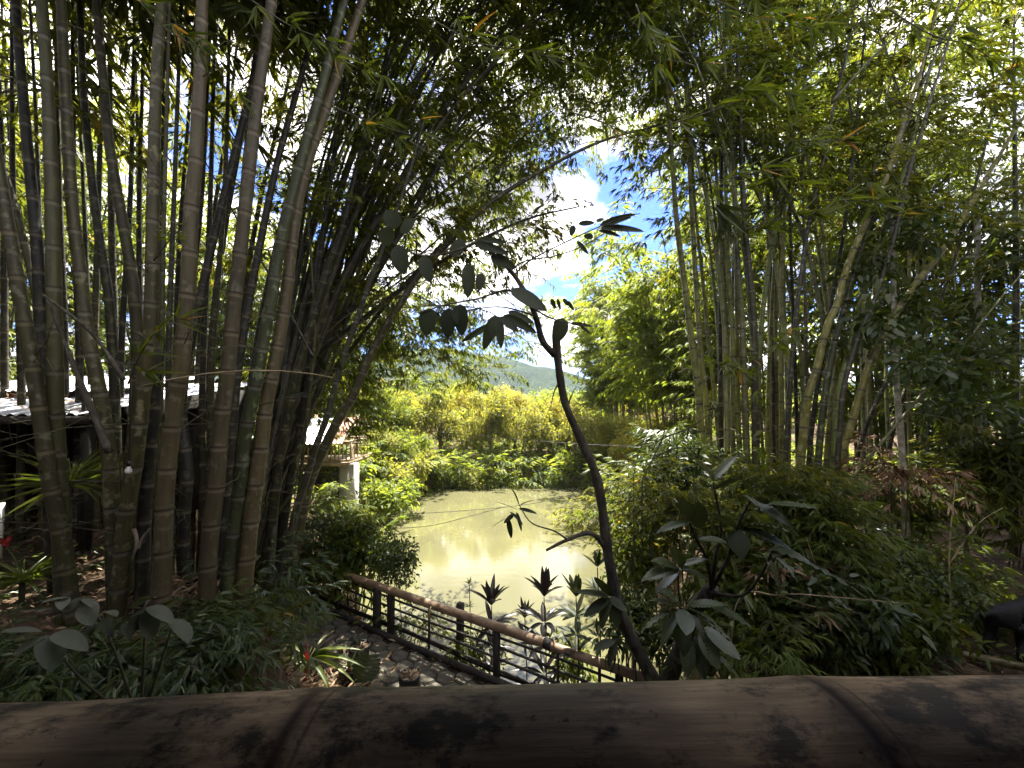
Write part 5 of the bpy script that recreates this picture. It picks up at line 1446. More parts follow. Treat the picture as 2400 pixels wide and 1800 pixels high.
SH, FI, BR = T_SHRUB, T_FINE, T_BROAD
shr = [
    ('sunlit leafy bush over the water left of the railing', 845, 1270, 7.9, (0.7, 0.6, 0.5), 150, BR, 'leaf_bright', OVAL6, 0.75),
    ('bright bush beside the left end of the railing', 830, 1320, 7.4, (0.6, 0.5, 0.5), 120, SH, 'leaf_bright', LEAF6, 0.8),
    ('fine twigged bush dangling over the pond edge', 935, 1310, 7.3, (0.45, 0.4, 0.55), 70, BR, 'leaf_shrub', OVAL6, 0.6),
    ('dark shrub on the bank behind the slanting canes', 720, 1260, 7.8, (0.6, 0.5, 0.55), 90, FI, 'leaf_shrub', LEAF6, 0.9),
    ('bamboo grass tuft beside the end of the paved path', 690, 1330, 7.6, (0.5, 0.45, 0.5), 90, FI, 'leaf_bamboo', LEAF6, 0.8),
    ('shrub at the foot of the pavilion pillar', 915, 1160, 13.0, (0.9, 0.7, 0.7), 90, BR, 'leaf_far_green', OVAL6, 1.3),
    ('brownish thin stemmed thicket below the pavilion balcony', 760, 1190, 9.5, (0.9, 0.7, 0.6), 60, FI, 'leaf_bright', LEAF4, 0.9),
    ('reddish dry bush on the left bank at the water edge', 930, 1110, 16.5, (1.4, 1.0, 0.9), 120, BR, 'leaf_far', OVAL6, 1.4),
    ('wide grey green shrub right of the leaning tree', 1560, 1200, 5.2, (0.75, 0.6, 0.7), 210, FI, 'leaf_bamboo', LEAF6, 0.65),
    ('shrub filling the foot of the straight canes', 1640, 1120, 6.0, (0.8, 0.6, 0.55), 170, SH, 'leaf_shrub', LEAF6, 0.75),
    ('narrow leaved shrub under the leaning bundle of canes', 1800, 1150, 5.0, (0.7, 0.5, 0.5), 200, FI, 'leaf_bamboo', LEAF6, 0.65),
    ('bamboo grass spreading right below the leaning bundle', 1900, 1250, 4.6, (0.8, 0.5, 0.5), 220, FI, 'leaf_bright', LEAF6, 0.6),
    ('dark fine leaved bush right of the white trunk foot', 2130, 1370, 4.6, (0.55, 0.5, 0.5), 230, BR, 'leaf_shrub', OVAL6, 0.45),
    ('lit bamboo thicket behind the white trunk', 2120, 1150, 6.4, (1.0, 0.7, 1.0), 210, FI, 'leaf_bright', LEAF6, 0.7),
    ('bamboo grass thicket left of the dog', 2200, 1360, 5.2, (0.55, 0.5, 0.6), 170, FI, 'leaf_bright', LEAF6, 0.65),
    ('tall bamboo thicket at the right edge above the dog', 2360, 1150, 6.4, (1.1, 0.7, 1.0), 200, FI, 'leaf_bamboo', LEAF6, 1.0),
    ('broad leaved herb bed in front of the dry log', 1950, 1420, 3.9, (0.6, 0.4, 0.35), 110, SH, 'leaf_shrub', LEAF6, 0.75),
    ('pale leaved herb beside the yellow pole', 2110, 1480, 4.0, (0.5, 0.35, 0.35), 90, SH, 'leaf_bright', LEAF6, 0.75),
    ('shadowed herb bed behind the handrail at lower right', 1760, 1500, 3.9, (0.75, 0.4, 0.4), 200, FI, 'leaf_bamboo', LEAF6, 0.55),
    ('shrub tangled round the foot of the leaning tree', 1480, 1440, 4.7, (0.45, 0.35, 0.5), 90, SH, 'leaf_shrub', LEAF6, 0.7),
    ('lit creeper bush between leaning tree and pond', 1500, 1330, 5.4, (0.45, 0.4, 0.6), 90, BR, 'leaf_bright', OVAL6, 0.6),
    ('thin leaved bush over the pond right of the leaning tree', 1480, 1160, 6.8, (0.6, 0.5, 0.6), 120, FI, 'leaf_bright', LEAF6, 0.8),
    ('dark thicket on the right bank behind the crooked branches', 1570, 1080, 8.0, (0.9, 0.7, 0.8), 150, FI, 'leaf_shrub', LEAF6, 1.0),
    ('grassy reeds standing in the pond by the right bank', 1400, 1195, 14.5, (1.3, 0.6, 0.35), 90, FI, 'leaf_far', LEAF4, 0.9),
    ('bamboo grass covering the bank right of the thick clump', 530, 1490, 3.4, (0.33, 0.3, 0.2), 90, FI, 'leaf_bamboo', LEAF6, 0.5),
    ('shaded grassy bush in front of the thick clump', 420, 1570, 2.9, (0.5, 0.35, 0.2), 170, FI, 'leaf_shrub', LEAF6, 0.45),
    ('shaded bush at the lower left corner', 130, 1600, 2.7, (0.6, 0.35, 0.2), 170, FI, 'leaf_shrub', LEAF6, 0.45),
    ('leafy tuft on the bank above the red cordyline', 610, 1400, 4.6, (0.3, 0.3, 0.35), 60, FI, 'leaf_shrub', LEAF6, 0.8),
    ('green shrub growing outside the railing at its middle', 1090, 1540, 6.0, (0.4, 0.2, 0.25), 26, SH, 'leaf_bright', LEAF6, 0.7),
    ('green shrub growing outside the railing near the leaning tree', 1340, 1560, 5.5, (0.5, 0.25, 0.3), 40, SH, 'leaf_bright', LEAF6, 0.7),
    ('grassy shrub outside the railing behind the double post', 960, 1460, 6.9, (0.4, 0.25, 0.3), 45, FI, 'leaf_bright', LEAF6, 0.6),
]
for i, (lab, px, py, Yd, rad, ns, tp, mt, shp, sc_) in enumerate(shr):
    shrub(lab, px, py, Yd, rad, ns, tp, M[mt], 900 + i, shape=shp if Yd < 4.8 else (LEAF4 if shp is LEAF6 else OVAL6), scale=sc_)

shrub('dry reddish bamboo branch with withered leaves left of the white trunk', 2075, 1120, 5.7, (0.4, 0.3, 0.45), 46, FI, M['leaf_dry'], 960, scale=0.7, nl=5)
shrub('small withered shrub in the undergrowth below the leaning bundle', 1870, 1370, 4.0, (0.3, 0.2, 0.2), 20, FI, M['leaf_dry'], 961, scale=0.55, nl=4)
shrub('broad leaved bush between ribbed leaves and leaning bundle', 1720, 1330, 4.4, (0.35, 0.3, 0.4), 50, BR, M['leaf_bright'], 962, shape=OVAL6, scale=0.9)
shrub('tuft of grey green narrow leaves behind the handrail at lower right', 1800, 1560, 3.3, (0.3, 0.2, 0.16), 40, T_HANG, M['leaf_far_green'], 963, shape=LEAF6, scale=0.5)

# ground cover: bamboo seedlings and grass nobody could count
r = np.random.default_rng(77)
def scatter(n, x0, x1, y0, y1, keep):
    x = r.uniform(x0, x1, n); y = r.uniform(y0, y1, n)
    k = keep(x, y)
    x, y = x[k], y[k]
    return np.stack([x, y, ground(x, y)], 1)
def off_path(x, y):
    d = (x + 0.2) * FN[0] + (y - 5.35) * FN[1]
    return ((d > np.where(x < 0, 2.75, 2.6)) | (d < -0.5)) & (poly_sd(x, y, POND) > 0.35) & (y > 1.6)
p = scatter(3000, -7, 7, 1.6, 9, off_path)
hv = (np.sin(2.1 * p[:, 0] + 1) * np.cos(1.7 * p[:, 1]) + r.normal(0, 0.5, len(p))) > -0.15
p = p[hv]
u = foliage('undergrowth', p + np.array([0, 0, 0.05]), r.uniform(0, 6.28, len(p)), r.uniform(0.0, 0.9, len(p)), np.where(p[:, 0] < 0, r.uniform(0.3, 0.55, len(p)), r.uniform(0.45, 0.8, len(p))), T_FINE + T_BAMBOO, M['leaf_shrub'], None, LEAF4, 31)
tag(u, 'low bamboo grass and seedlings covering the ground on both banks', 'undergrowth', kind='stuff')
p = np.vstack([scatter(2000, -14, 16, 9, 30, lambda x, y: (poly_sd(x, y, POND) > 0.2)), scatter(1900, -7, 7, 14, 24, lambda x, y: (poly_sd(x, y, POND) > 0.0) & (poly_sd(x, y, POND) < 1.6))])
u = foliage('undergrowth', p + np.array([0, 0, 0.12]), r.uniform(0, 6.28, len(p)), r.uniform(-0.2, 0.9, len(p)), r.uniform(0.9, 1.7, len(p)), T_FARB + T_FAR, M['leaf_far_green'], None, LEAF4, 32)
tag(u, 'sunlit weeds and low growth around the pond and far banks', 'undergrowth', kind='stuff')
p = scatter(1300, -60, 60, 28, 110, lambda x, y: y > 27)
u = foliage('distant_growth', p + np.array([0, 0, 0.5]), r.uniform(0, 6.28, len(p)), r.uniform(-0.2, 0.9, len(p)), r.uniform(3, 6, len(p)), T_FAR, M['leaf_far_green'], None, LEAF4, 33)
tag(u, 'distant green growth on the flat ground below the hills', 'undergrowth', kind='stuff')

# dry bamboo leaves lying about
def litter(name, label, pts, seed, size=(0.07, 0.16), mat='leaf_dry', lift=0.012, heap=0.0):
    r = np.random.default_rng(seed)
    n = len(pts)
    az = r.uniform(0, 6.28, n)
    d = np.stack([np.cos(az), np.sin(az), r.normal(0, 0.28, n)], 1)
    nn = np.stack([r.normal(0, 0.35, n), r.normal(0, 0.35, n), np.ones(n)], 1)
    L = r.uniform(*size, n)
    v = leaf_verts(pts + np.array([0, 0, lift]) + np.stack([np.zeros(n), np.zeros(n), r.uniform(0, heap + 1e-4, n)], 1), d, nn, L, L * r.uniform(0.12, 0.2, n), LEAF4, 0.0)
    o = obj(name, v.reshape(-1, 3), np.arange(n * 4).reshape(-1, 4), M[mat], None, 'stuff', fattr={'rnd': r.random(n)})
    return tag(o, label, 'leaf litter', kind='stuff')
def away(x, y):
    d = (x + 0.2) * FN[0] + (y - 5.35) * FN[1]
    return ((d > 1.5) | (d < -0.02)) & (poly_sd(x, y, POND) > 0.1)
p = scatter(15000, -8, 8, 1.8, 9.5, away)
litter('leaf_litter', 'dry bamboo leaves strewn over the soil of both banks', p, 41, heap=0.06)
x = r.normal(-2.9, 0.5, 2600); y = r.normal(4.9, 0.55, 2600)
litter('leaf_litter', 'heap of brown dry bamboo leaves on the slope right of the thick clump', np.stack([x, y, ground(x, y)], 1), 42, (0.1, 0.24), heap=0.16)
s_ = r.uniform(0, 7.0, 420); d_ = np.where(r.random(420) < 0.85, r.exponential(0.1, 420), r.uniform(0, 1.4, 420))
pp = FA + FD * s_[:, None] + FN * d_[:, None]
litter('leaf_litter', 'scattered dry leaf bits lying on the hexagonal pavers', np.stack([pp[:, 0], pp[:, 1], np.full(420, PATH_Z + 0.012)], 1), 43, (0.05, 0.12))
x = r.normal(-1.9, 0.55, 900); y = r.normal(4.7, 0.35, 900)
litter('leaf_litter', 'pale dry leaves around the foot of the red cordyline', np.stack([x, y, ground(x, y)], 1), 44, (0.07, 0.18), heap=0.03)
# leaves and scum floating on the pond
x = r.uniform(-5, 4, 900); y = r.uniform(13, 20.8, 900); k = poly_sd(x, y, POND) < -0.2
fl = litter('floating_leaves', 'small pale leaves floating on the far half of the pond', np.stack([x, y, np.zeros(900)], 1)[k][:260], 45, (0.06, 0.14), lift=0.006)

# ------------------------------------------------------------------ single plants
def ground_at(px, py, z):
    """plan position where the pixel's ray meets height z"""
    u_ = (px - 1200) / FPX; v_ = -(py - 900) / FPX
    d = np.array([u_, _cp - v_ * _sp, _sp + v_ * _cp])
    k = (z - CAM_Z) / d[2]
    return d[0] * k, d[1] * k


rp = np.random.default_rng(11)
# red cordyline by the handrail
x, y = ground_at(712, 1625, 0.95)
t = thing('red_cordyline', 'red stemmed cordyline with one upright scarlet leaf and arching green leaves', 'plant', (x, y, gz(x, y)))
MB().tube(spline([(0, 0, -0.05), (0.01, 0, 0.25), (0.05, 0, 0.52)], 0.05), 0.028, 8).build('stem', M['red'], t)
c = Vector((x + 0.05, y, gz(x, y) + 0.5))
put_leaf(LF['red'], c, c + Vector((-0.06, 0.0, 0.27)), 0.06, t, up=(0, -1, 0))
for az, e, L in [(0.2, 0.55, 0.62), (0.0, 0.35, 0.7), (-0.2, 0.2, 0.66), (0.4, 0.8, 0.5), (2.8, 0.7, 0.45), (3.3, 0.35, 0.5), (-0.6, 0.1, 0.55), (-1.4, 0.3, 0.5), (1.4, 0.6, 0.5), (2.2, 0.9, 0.4), (-2.3, 0.2, 0.5), (0.7, 1.1, 0.4)]:
    d = Vector((math.cos(az) * math.cos(e), math.sin(az) * math.cos(e), math.sin(e)))
    put_leaf(LF['strap'] if e < 0.75 else LF['purple'], c + d * 0.02, c + d * L, 0.075, t)
# strap-leaved plants
def strap_plant(label, px, py, z, n, L, w, el, seed, trunk=0.0, kind='strap', name='strap_leaved_plant', spread=6.28, az0=0.0):
    x, y = ground_at(px, py, z)
    g_ = gz(x, y)
    r = np.random.default_rng(seed)
    t = thing(name, label, 'plant', (x, y, g_))
    MB().tube([(0, 0, -0.05), (0.0, 0, max(0.04, trunk))], 0.022 if trunk else 0.03, 7).build('stem', M['bark'], t)
    rosette(t, (x, y, g_ + max(0.03, trunk)), n, L, w, LF[kind], r, el, az0, spread)
    return t
strap_plant('green strap leaved plant left of the red cordyline', 640, 1600, 0.98, 11, 0.62, 0.07, (0.5, 1.3), 1)
strap_plant('rosette plant with hanging strap leaves on the bank below the tan canes', 645, 1420, 1.6, 22, 0.42, 0.05, (-0.3, 0.9), 2, 0.35)
strap_plant('spiky narrow leaved plant on a stalk at far left', 155, 1395, 2.85, 46, 0.55, 0.026, (-0.2, 1.3), 3, 1.15, 'narrow', 'spiky_plant')
strap_plant('second spiky tuft low at the left edge of the photo', 50, 1420, 2.85, 34, 0.42, 0.026, (0.0, 1.0), 4, 0.25, 'narrow', 'spiky_plant')
strap_plant('small strap leaved seedling at the foot of the thick clump', 560, 1520, 2.2, 12, 0.3, 0.03, (0.2, 1.1), 5, 0.0, 'narrow')
# split-leaf philodendron leaf
def monstera(label, px, py, z, L, W, az, el, seed):
    x, y = ground_at(px, py, z)
    g_ = gz(x, y)
    t = thing('split_leaf_plant', label, 'plant', (x, y, g_))
    h = 0.25
    MB().tube(spline([(0, 0, -0.05), (0.03, 0, h * 0.6), (0.0, 0.02, h)], 0.04), 0.012, 6).build('stalk', M['leaf_strap'], t)
    vs, fs = [], []
    # fingers radiating from a midrib, joined near it
    n = 7
    def add(poly):
        b = len(vs); vs.extend(poly); fs.append(tuple(range(b, b + len(poly))))
    for sgn in (-1, 1):
        for k in range(n):
            t0, t1 = k / n, (k + 0.86) / n
            w0 = W * 0.5 * math.sin(math.pi * (0.15 + 0.75 * (k + 0.5) / n)) ** 0.6
            add([(t0 * L, 0, 0), (t1 * L, 0, 0), (t1 * L + 0.06 * L, sgn * w0 * 0.92, -0.05), ((t0 + t1) / 2 * L + 0.07 * L, sgn * w0, -0.07), (t0 * L + 0.02 * L, sgn * w0 * 0.86, -0.05)])
    me = mesh('leaf_blade', vs, fs, M['leaf_big'])
    o = link('leaf_blade', me, t)
    xa = Vector((0.25 * math.sin(az), 0.25, 0.93)).normalized(); na = Vector((0.1, -0.9, 0.42)); ya = na.cross(xa).normalized(); na = xa.cross(ya)
    o.matrix_local = Matrix(((xa.x, ya.x, na.x, 0), (xa.y, ya.y, na.y, 0.0), (xa.z, ya.z, na.z, h - 0.1), (0, 0, 0, 1)))
    return t
monstera('split leaved plant between red cordyline and planting bag', 845, 1608, 0.98, 0.34, 0.40, 1.9, -0.9, 1)
monstera('second split leaved plant standing outside the railing', 1245, 1560, 0.85, 0.3, 0.34, 1.2, -1.0, 2)
# dark purple cordylines outside the railing
def cordyline(label, px, py_top, Y, seed, n=3, L=0.26, kind='purple', name='cordyline'):
    p = np.array(P(px, py_top, Y)); g_ = gz(p[0], p[1])
    r = np.random.default_rng(seed)
    t = thing(name, label, 'plant', (p[0], p[1], g_))
    H = p[2] - g_
    MB().tube(spline([(0, 0, -0.08), (0.03, 0, H * 0.5), (0, 0, H)], 0.08), np.linspace(0.014, 0.007, len(spline([(0, 0, -0.08), (0.03, 0, H * 0.5), (0, 0, H)], 0.08))), 6).build('stem', M['twig'], t)
    for k in range(n):
        hz = H * (1 - 0.16 * k)
        rosette(t, (p[0], p[1], g_ + hz), 11 - k, L, L * 0.21, LF[kind], r, (0.7, 1.45) if k == 0 else (0.0, 0.9), r.uniform(0, 6))
    return t
cordyline('dark purple cordyline in front of the reflected clouds', 1152, 1420, 6.2, 1, 4, 0.42)
cordyline('dark leaved cordyline leaning over the railing beside the leaning tree', 1275, 1400, 5.6, 2, 5, 0.42)
cordyline('purple cordyline half hidden behind the joint of the top rail', 1230, 1450, 5.8, 3, 2, 0.26)
cordyline('drooping dark leaved plant left of the leaning tree foot', 1350, 1400, 5.0, 4, 4, 0.3, 'oval')
cordyline('slender green whorled herb standing against the water', 1100, 1370, 6.6, 5, 4, 0.12, 'narrow', 'whorled_herb')
cordyline('leafy dark sapling right of the middle rail post', 1400, 1330, 5.0, 6, 4, 0.22, 'oval', 'sapling')
# pale dusty broad leaves in the dark lower left
x, y = ground_at(330, 1560, 2.85)
t = thing('dusty_leaved_plant', 'plant with pale dusty oval leaves in front of the thick clump', 'plant', (x, y, gz(x, y)))
o_ = np.array(t.location)
for pix in ([(330, 1700, 1.75), (340, 1480, 1.7), (345, 1425, 1.68)], [(330, 1700, 1.75), (250, 1480, 1.7), (190, 1400, 1.68)], [(330, 1700, 1.75), (400, 1480, 1.7), (405, 1448, 1.68)], [(330, 1700, 1.75), (200, 1600, 1.6), (105, 1488, 1.52)]):
    branch(pix, 0.007, 0.003, t, 'twig', 'stem', o_)
for a, b, w in [((345, 1425, 2.1), (305, 1482, 2.0), 36), ((348, 1425, 2.1), (355, 1495, 2.0), 36), ((348, 1422, 2.1), (405, 1446, 2.0), 30), ((402, 1450, 2.1), (450, 1492, 2.0), 42), ((310, 1428, 2.1), (368, 1380, 2.0), 26), ((200, 1412, 2.1), (212, 1458, 2.0), 38), ((188, 1405, 2.1), (222, 1408, 2.0), 22), ((238, 1436, 2.1), (278, 1428, 2.0), 24),
                ((240, 1450, 2.1), (262, 1490, 2.05), 20), ((215, 1465, 2.1), (208, 1486, 2.05), 22), ((286, 1466, 2.1), (308, 1496, 2.05), 16), ((165, 1400, 2.1), (100, 1405, 2.0), 20), ((185, 1400, 2.1), (160, 1430, 2.05), 26), ((150, 1400, 2.1), (145, 1420, 2.0), 24), ((110, 1490, 1.9), (130, 1560, 1.8), 52), ((125, 1485, 1.9), (200, 1508, 1.8), 36), ((105, 1490, 1.9), (30, 1530, 1.8), 46), ((100, 1480, 1.9), (10, 1470, 1.8), 44), ((275, 1475, 2.1), (325, 1420, 2.0), 30)]:
    put_leaf(LF['dusty'], P(a[0], a[1], a[2] * 0.8), P(b[0], b[1], b[2] * 0.8), w * 0.8 * a[2] / FPX, t, roll=rp.uniform(-0.4, 0.4))

# planting bags on the path
def bag(label, px, py, r0, h, seed, leaves=0):
    x, y = ground_at(px, py, PATH_Z + 0.012)
    t = thing('planting_bag', label, 'planter', (x, y, PATH_Z + 0.012))
    n = 18
    pr = [(r0 * 0.92, 0), (r0 * 1.02, h * 0.3), (r0, h * 0.7), (r0 * 1.05, h), (r0 * 0.99, h * 1.0), (r0 * 0.95, h * 0.93)]
    rr = np.random.default_rng(seed)
    vs = []
    for rad, z in pr:
        for k in range(n):
            a = 2 * math.pi * k / n
            q = rad * (1 + 0.05 * math.sin(3 * a + z * 20) + rr.normal(0, 0.012))
            vs.append((q * math.cos(a), q * math.sin(a), z + rr.normal(0, 0.004)))
    f = [(i * n + k, i * n + (k + 1) % n, (i + 1) * n + (k + 1) % n, (i + 1) * n + k) for i in range(len(pr) - 1) for k in range(n)]
    obj('bag', vs, np.array(f), M['plastic_black'], t, smooth=True)
    sv = [(0, 0, h * 0.97)] + [(r0 * 0.97 * math.cos(2 * math.pi * k / n), r0 * 0.97 * math.sin(2 * math.pi * k / n), h * 0.92) for k in range(n)]
    obj('soil', sv, np.array([(0, 1 + k, 1 + (k + 1) % n) for k in range(n)]), M['soil'], t)
    for k in range(14):
        a = rr.uniform(0, 6.28); q = rr.uniform(0, r0 * 0.8)
        b = Vector((x + q * math.cos(a), y + q * math.sin(a), PATH_Z + 0.012 + h * 0.97)); a2 = rr.uniform(0, 6.28)
        put_leaf(DRYLEAF, b, b + Vector((math.cos(a2) * 0.08, math.sin(a2) * 0.08, rr.uniform(0, 0.04))), 0.02, t, 'dry_leaf')
    for k in range(leaves):
        a = rr.uniform(0, 6.28); e = rr.uniform(0.6, 1.4)
        b = Vector((x + 0.02 * math.cos(a), y + 0.02 * math.sin(a), PATH_Z + h))
        put_leaf(LF['dark'], b, b + Vector((math.cos(a) * math.cos(e), math.sin(a) * math.cos(e), math.sin(e))) * rr.uniform(0.12, 0.25), 0.04, t)
    return t
M['dry_piece'] = leaf_mat('dry_piece', [(0, (0.16, 0.1, 0.06)), (1, (0.4, 0.3, 0.2))], 0.2, (1.2, 1, 0.7), attr=False)
DRYLEAF = blade('dry_leaf', M['dry_piece'], 4, 2, None, 0.5, 0, 0, 0.1)
bag('black planting bag with soil standing near the handrail', 960, 1622, 0.135, 0.24, 1)
bag('black planting bag with a small dark seedling further along the path', 842, 1562, 0.14, 0.3, 2, 7)
bag('black planting bag behind the arching cordyline leaves', 818, 1598, 0.13, 0.2, 3, 9)

# thin crooked branches right of the leaning tree, and other bare stems
def bare(label, pixs, r0, mat='twig', name='bare_sapling', leaves=0, seed=0, kind='dark', Ls=0.14, root=True):
    p = np.array(P(*pixs[0][0])); g_ = gz(p[0], p[1])
    t = thing(name, label, 'sapling', (p[0], p[1], g_))
    o0_ = np.array(t.location)
    r = np.random.default_rng(seed)
    for i, pix in enumerate(pixs):
        pts = [np.array(P(*q)) - o0_ for q in pix]
        if i == 0 and root:
            pts = [np.array([pts[0][0], pts[0][1], -0.05])] + pts if pts[0][2] > 0.1 else pts
        c = spline(pts, 0.06)
        MB().tube(c, np.linspace(r0 * (1 if i == 0 else 0.6), r0 * 0.3, len(c)) * (1 + 0.08 * np.sin(np.arange(len(c)))), 6).build('stem', M[mat], t)
        for k in range(leaves):
            q = c[int(len(c) * r.uniform(0.3, 0.99))] + o0_
            d = Vector(r.normal(size=3)); d.z -= 0.5; d.normalize()
            put_leaf(LF[kind], q, Vector(q) + d * Ls * r.uniform(0.6, 1.3), Ls * 0.24, t, roll=r.uniform(-1, 1))
    return t
bare('crooked bare sapling twisting right in front of the straight canes', [[(1505, 1180, 5.0), (1510, 1120, 5.0), (1530, 1075, 5.0), (1555, 1020, 5.0), (1560, 970, 5.0), (1590, 935, 5.0), (1625, 920, 5.0), (1660, 880, 5.0)], [(1558, 1025, 5.0), (1620, 1000, 4.9), (1690, 950, 4.8)], [(1530, 1075, 5.0), (1580, 1050, 4.9), (1640, 1052, 4.8)]], 0.02, leaves=12, seed=1)
bare('thin dark sapling just right of the leaning tree', [[(1485, 1180, 4.9), (1488, 1100, 4.9), (1505, 1040, 4.9), (1530, 990, 4.9)]], 0.013, leaves=14, seed=2)
bare('leafy sapling in the middle of the straight canes', [[(1790, 1100, 4.6), (1780, 950, 4.5), (1770, 850, 4.4), (1765, 760, 4.4)], [(1775, 900, 4.5), (1720, 860, 4.4), (1670, 850, 4.4)], [(1772, 850, 4.4), (1830, 800, 4.3), (1880, 770, 4.3)]], 0.012, leaves=26, seed=3, kind='near', Ls=0.2)
bare('dark leaved sapling hanging before the pavilion roof', [[(690, 1180, 4.9), (720, 1000, 4.9), (740, 900, 4.8), (790, 890, 4.7), (850, 930, 4.6)], [(740, 900, 4.8), (760, 870, 4.7), (800, 870, 4.6)]], 0.01, leaves=9, seed=4, kind='oval', Ls=0.26)
bare('long slanting bare branch lying across the thick canes', [[(255, 1060, 3.3), (110, 700, 3.3)], [(290, 890, 3.2), (215, 780, 3.2), (100, 690, 3.2)]], 0.03, 'bark', 'fallen_branch', seed=5, root=False)
bare('thin straight whip slanting down across the fanning canes', [[(735, 840, 4.6), (640, 660, 4.6), (520, 450, 4.6), (390, 210, 4.6)]], 0.016, 'culm_dark', 'bamboo_whip', seed=6, root=False)
bare('thin dark pole crossing the upper right corner', [[(1950, 240, 4.5), (2050, 130, 4.5), (2180, 10, 4.5), (2240, -60, 4.5)]], 0.018, 'twig', 'bamboo_whip', seed=7, root=False)
bare('long thin arching stem crossing the undergrowth above the cut logs', [[(1720, 1440, 3.7), (1830, 1395, 3.6), (1960, 1400, 3.5), (2130, 1415, 3.5)], [(1830, 1395, 3.6), (1900, 1420, 3.6), (2050, 1450, 3.6), (2140, 1530, 3.6)]], 0.009, 'bamboo_dry', 'arching_stem', 10, 8, 'narrow', 0.18)
bare('bare straw coloured stem leaning in the right undergrowth', [[(1960, 1500, 3.8), (1930, 1380, 3.9), (1890, 1260, 4.0)]], 0.01, 'bamboo_dry', 'arching_stem', 4, 9, 'near', 0.18)
bare('slim dry stem standing before the lit thicket on the right', [[(2230, 1480, 4.3), (2225, 1300, 4.4), (2240, 1120, 4.5)], [(2226, 1320, 4.4), (2290, 1230, 4.4), (2350, 1190, 4.4)]], 0.011, 'bamboo_dry', 'arching_stem', 8, 10, 'near', 0.2)
for i_, (px_, py_, lab_) in enumerate([(1990, 1570, 'strap leaved seedling in front of the cut logs'), (2080, 1540, 'strap leaved tuft between cut logs and yellow pole'), (1760, 1590, 'strap leaved tuft right of the leaning tree foot')]):
    strap_plant(lab_, px_, py_, 2.05, 12, 0.34, 0.04, (0.2, 1.2), 30 + i_, 0.0, 'narrow')
# white-barked trunk and other slim trunks on the right
def slim_tree(label, pix, r0, mat, seed, crown_=True):
    p = np.array(P(*pix[0])); g_ = gz(p[0], p[1])
    t = thing('slim_tree', label, 'tree', (p[0], p[1], g_), 'slim trunks on the right')
    o0_ = np.array(t.location)
    pts = [np.array([0, 0, -0.05])] + [np.array(P(*q)) - o0_ for q in pix]
    c = spline(pts, 0.15)
    MB().tube(c, np.linspace(r0, r0 * 0.6, len(c)) * (1 + 0.05 * np.sin(np.arange(len(c)) * 1.3)), 10).build('trunk', M[mat], t, smooth=True)
    crown(t, c, arclen(c)[-1] * 0.45, arclen(c)[-1], 14, 1.1, 5, T_BROAD, M['leaf_shrub'], seed, 1.1, (0.1, 0.9), None, OVAL6)
    return t
slim_tree('slim white barked trunk standing among the leaves on the right', [(2128, 1330, 6.0), (2120, 1180, 6.0), (2112, 1030, 6.0), (2100, 880, 6.0), (2095, 700, 6.1), (2090, 500, 6.2)], 0.05, 'bark_pale', 1)
slim_tree('greyer slim trunk right of the white barked one', [(2290, 1250, 7.2), (2296, 1100, 7.2), (2300, 950, 7.2), (2292, 750, 7.2), (2290, 500, 7.2)], 0.07, 'bark_pale', 2)
slim_tree('thin pale trunk deep in the leaves near the right edge', [(2265, 1300, 6.6), (2262, 1150, 6.6), (2255, 1000, 6.6), (2250, 800, 6.6)], 0.035, 'bark_far', 3)

# logs and poles lying on the right
def pole_obj(name, label, cat, a, b, r0, mat, nodes=True):
    a, b = np.array(a), np.array(b)
    n = max(2, int(np.linalg.norm(b - a) / 0.3))
    pts, rad = [], []
    for i in range(n):
        for w, m_ in ((0.0, 1.1), (0.06, 1.0), (0.5, 0.98), (0.94, 1.0)):
            pts.append((b - a) * (i + w) / n); rad.append(r0 * m_ * (1 - 0.15 * i / n))
    v_, f_ = tube(pts, rad, 10)
    o = obj(name, v_, f_, mat, smooth=True)
    o.location = tuple(a)
    return tag(o, label, cat)
pole_obj('bamboo_pole', 'yellow green bamboo pole lying on the ground by the dog', 'pole', P(2190, 1520, 4.2), P(2480, 1580, 3.7), 0.04, M['culm_tan'])
pole_obj('cut_log', 'short cut bamboo log leaning in the dry litter behind the handrail', 'log', P(1868, 1545, 4.1), P(1925, 1468, 4.3), 0.055, M['bamboo_dry'])
pole_obj('cut_log', 'thinner split log resting beside the short cut log', 'log', P(1885, 1555, 4.0), P(1950, 1490, 4.2), 0.03, M['bamboo_dry'])
pole_obj('tree_stump', 'brown stump post at the end of the yellow pole', 'stump', P(2182, 1560, 4.2), P(2180, 1490, 4.2), 0.06, M['bark'])

# ------------------------------------------------------------------ buildings
def sheet(p00, p10, p11, p01, nw, amp, mat, name, parent, off, bow=0.0, n2=6):
    """corrugated sheet between four corners (waves run from edge 00-10 to edge 01-11)"""
    p00, p10, p11, p01 = [np.array(q, float) - off for q in (p00, p10, p11, p01)]
    nrm = np.cross(p10 - p00, p01 - p00); nrm /= np.linalg.norm(nrm)
    if nrm[2] < 0: nrm = -nrm
    nu = nw * 6
    vs = []
    for j in range(n2 + 1):
        t = j / n2
        for i in range(nu + 1):
            s = i / nu
            p = (p00 * (1 - s) + p10 * s) * (1 - t) + (p01 * (1 - s) + p11 * s) * t
            vs.append(p + nrm * (amp * math.sin(s * nw * 2 * math.pi) + bow * math.sin(t * math.pi)))
    f = np.array([(j * (nu + 1) + i, j * (nu + 1) + i + 1, (j + 1) * (nu + 1) + i + 1, (j + 1) * (nu + 1) + i) for j in range(n2) for i in range(nu)])
    return obj(name, vs, f, mat, parent, smooth=True)


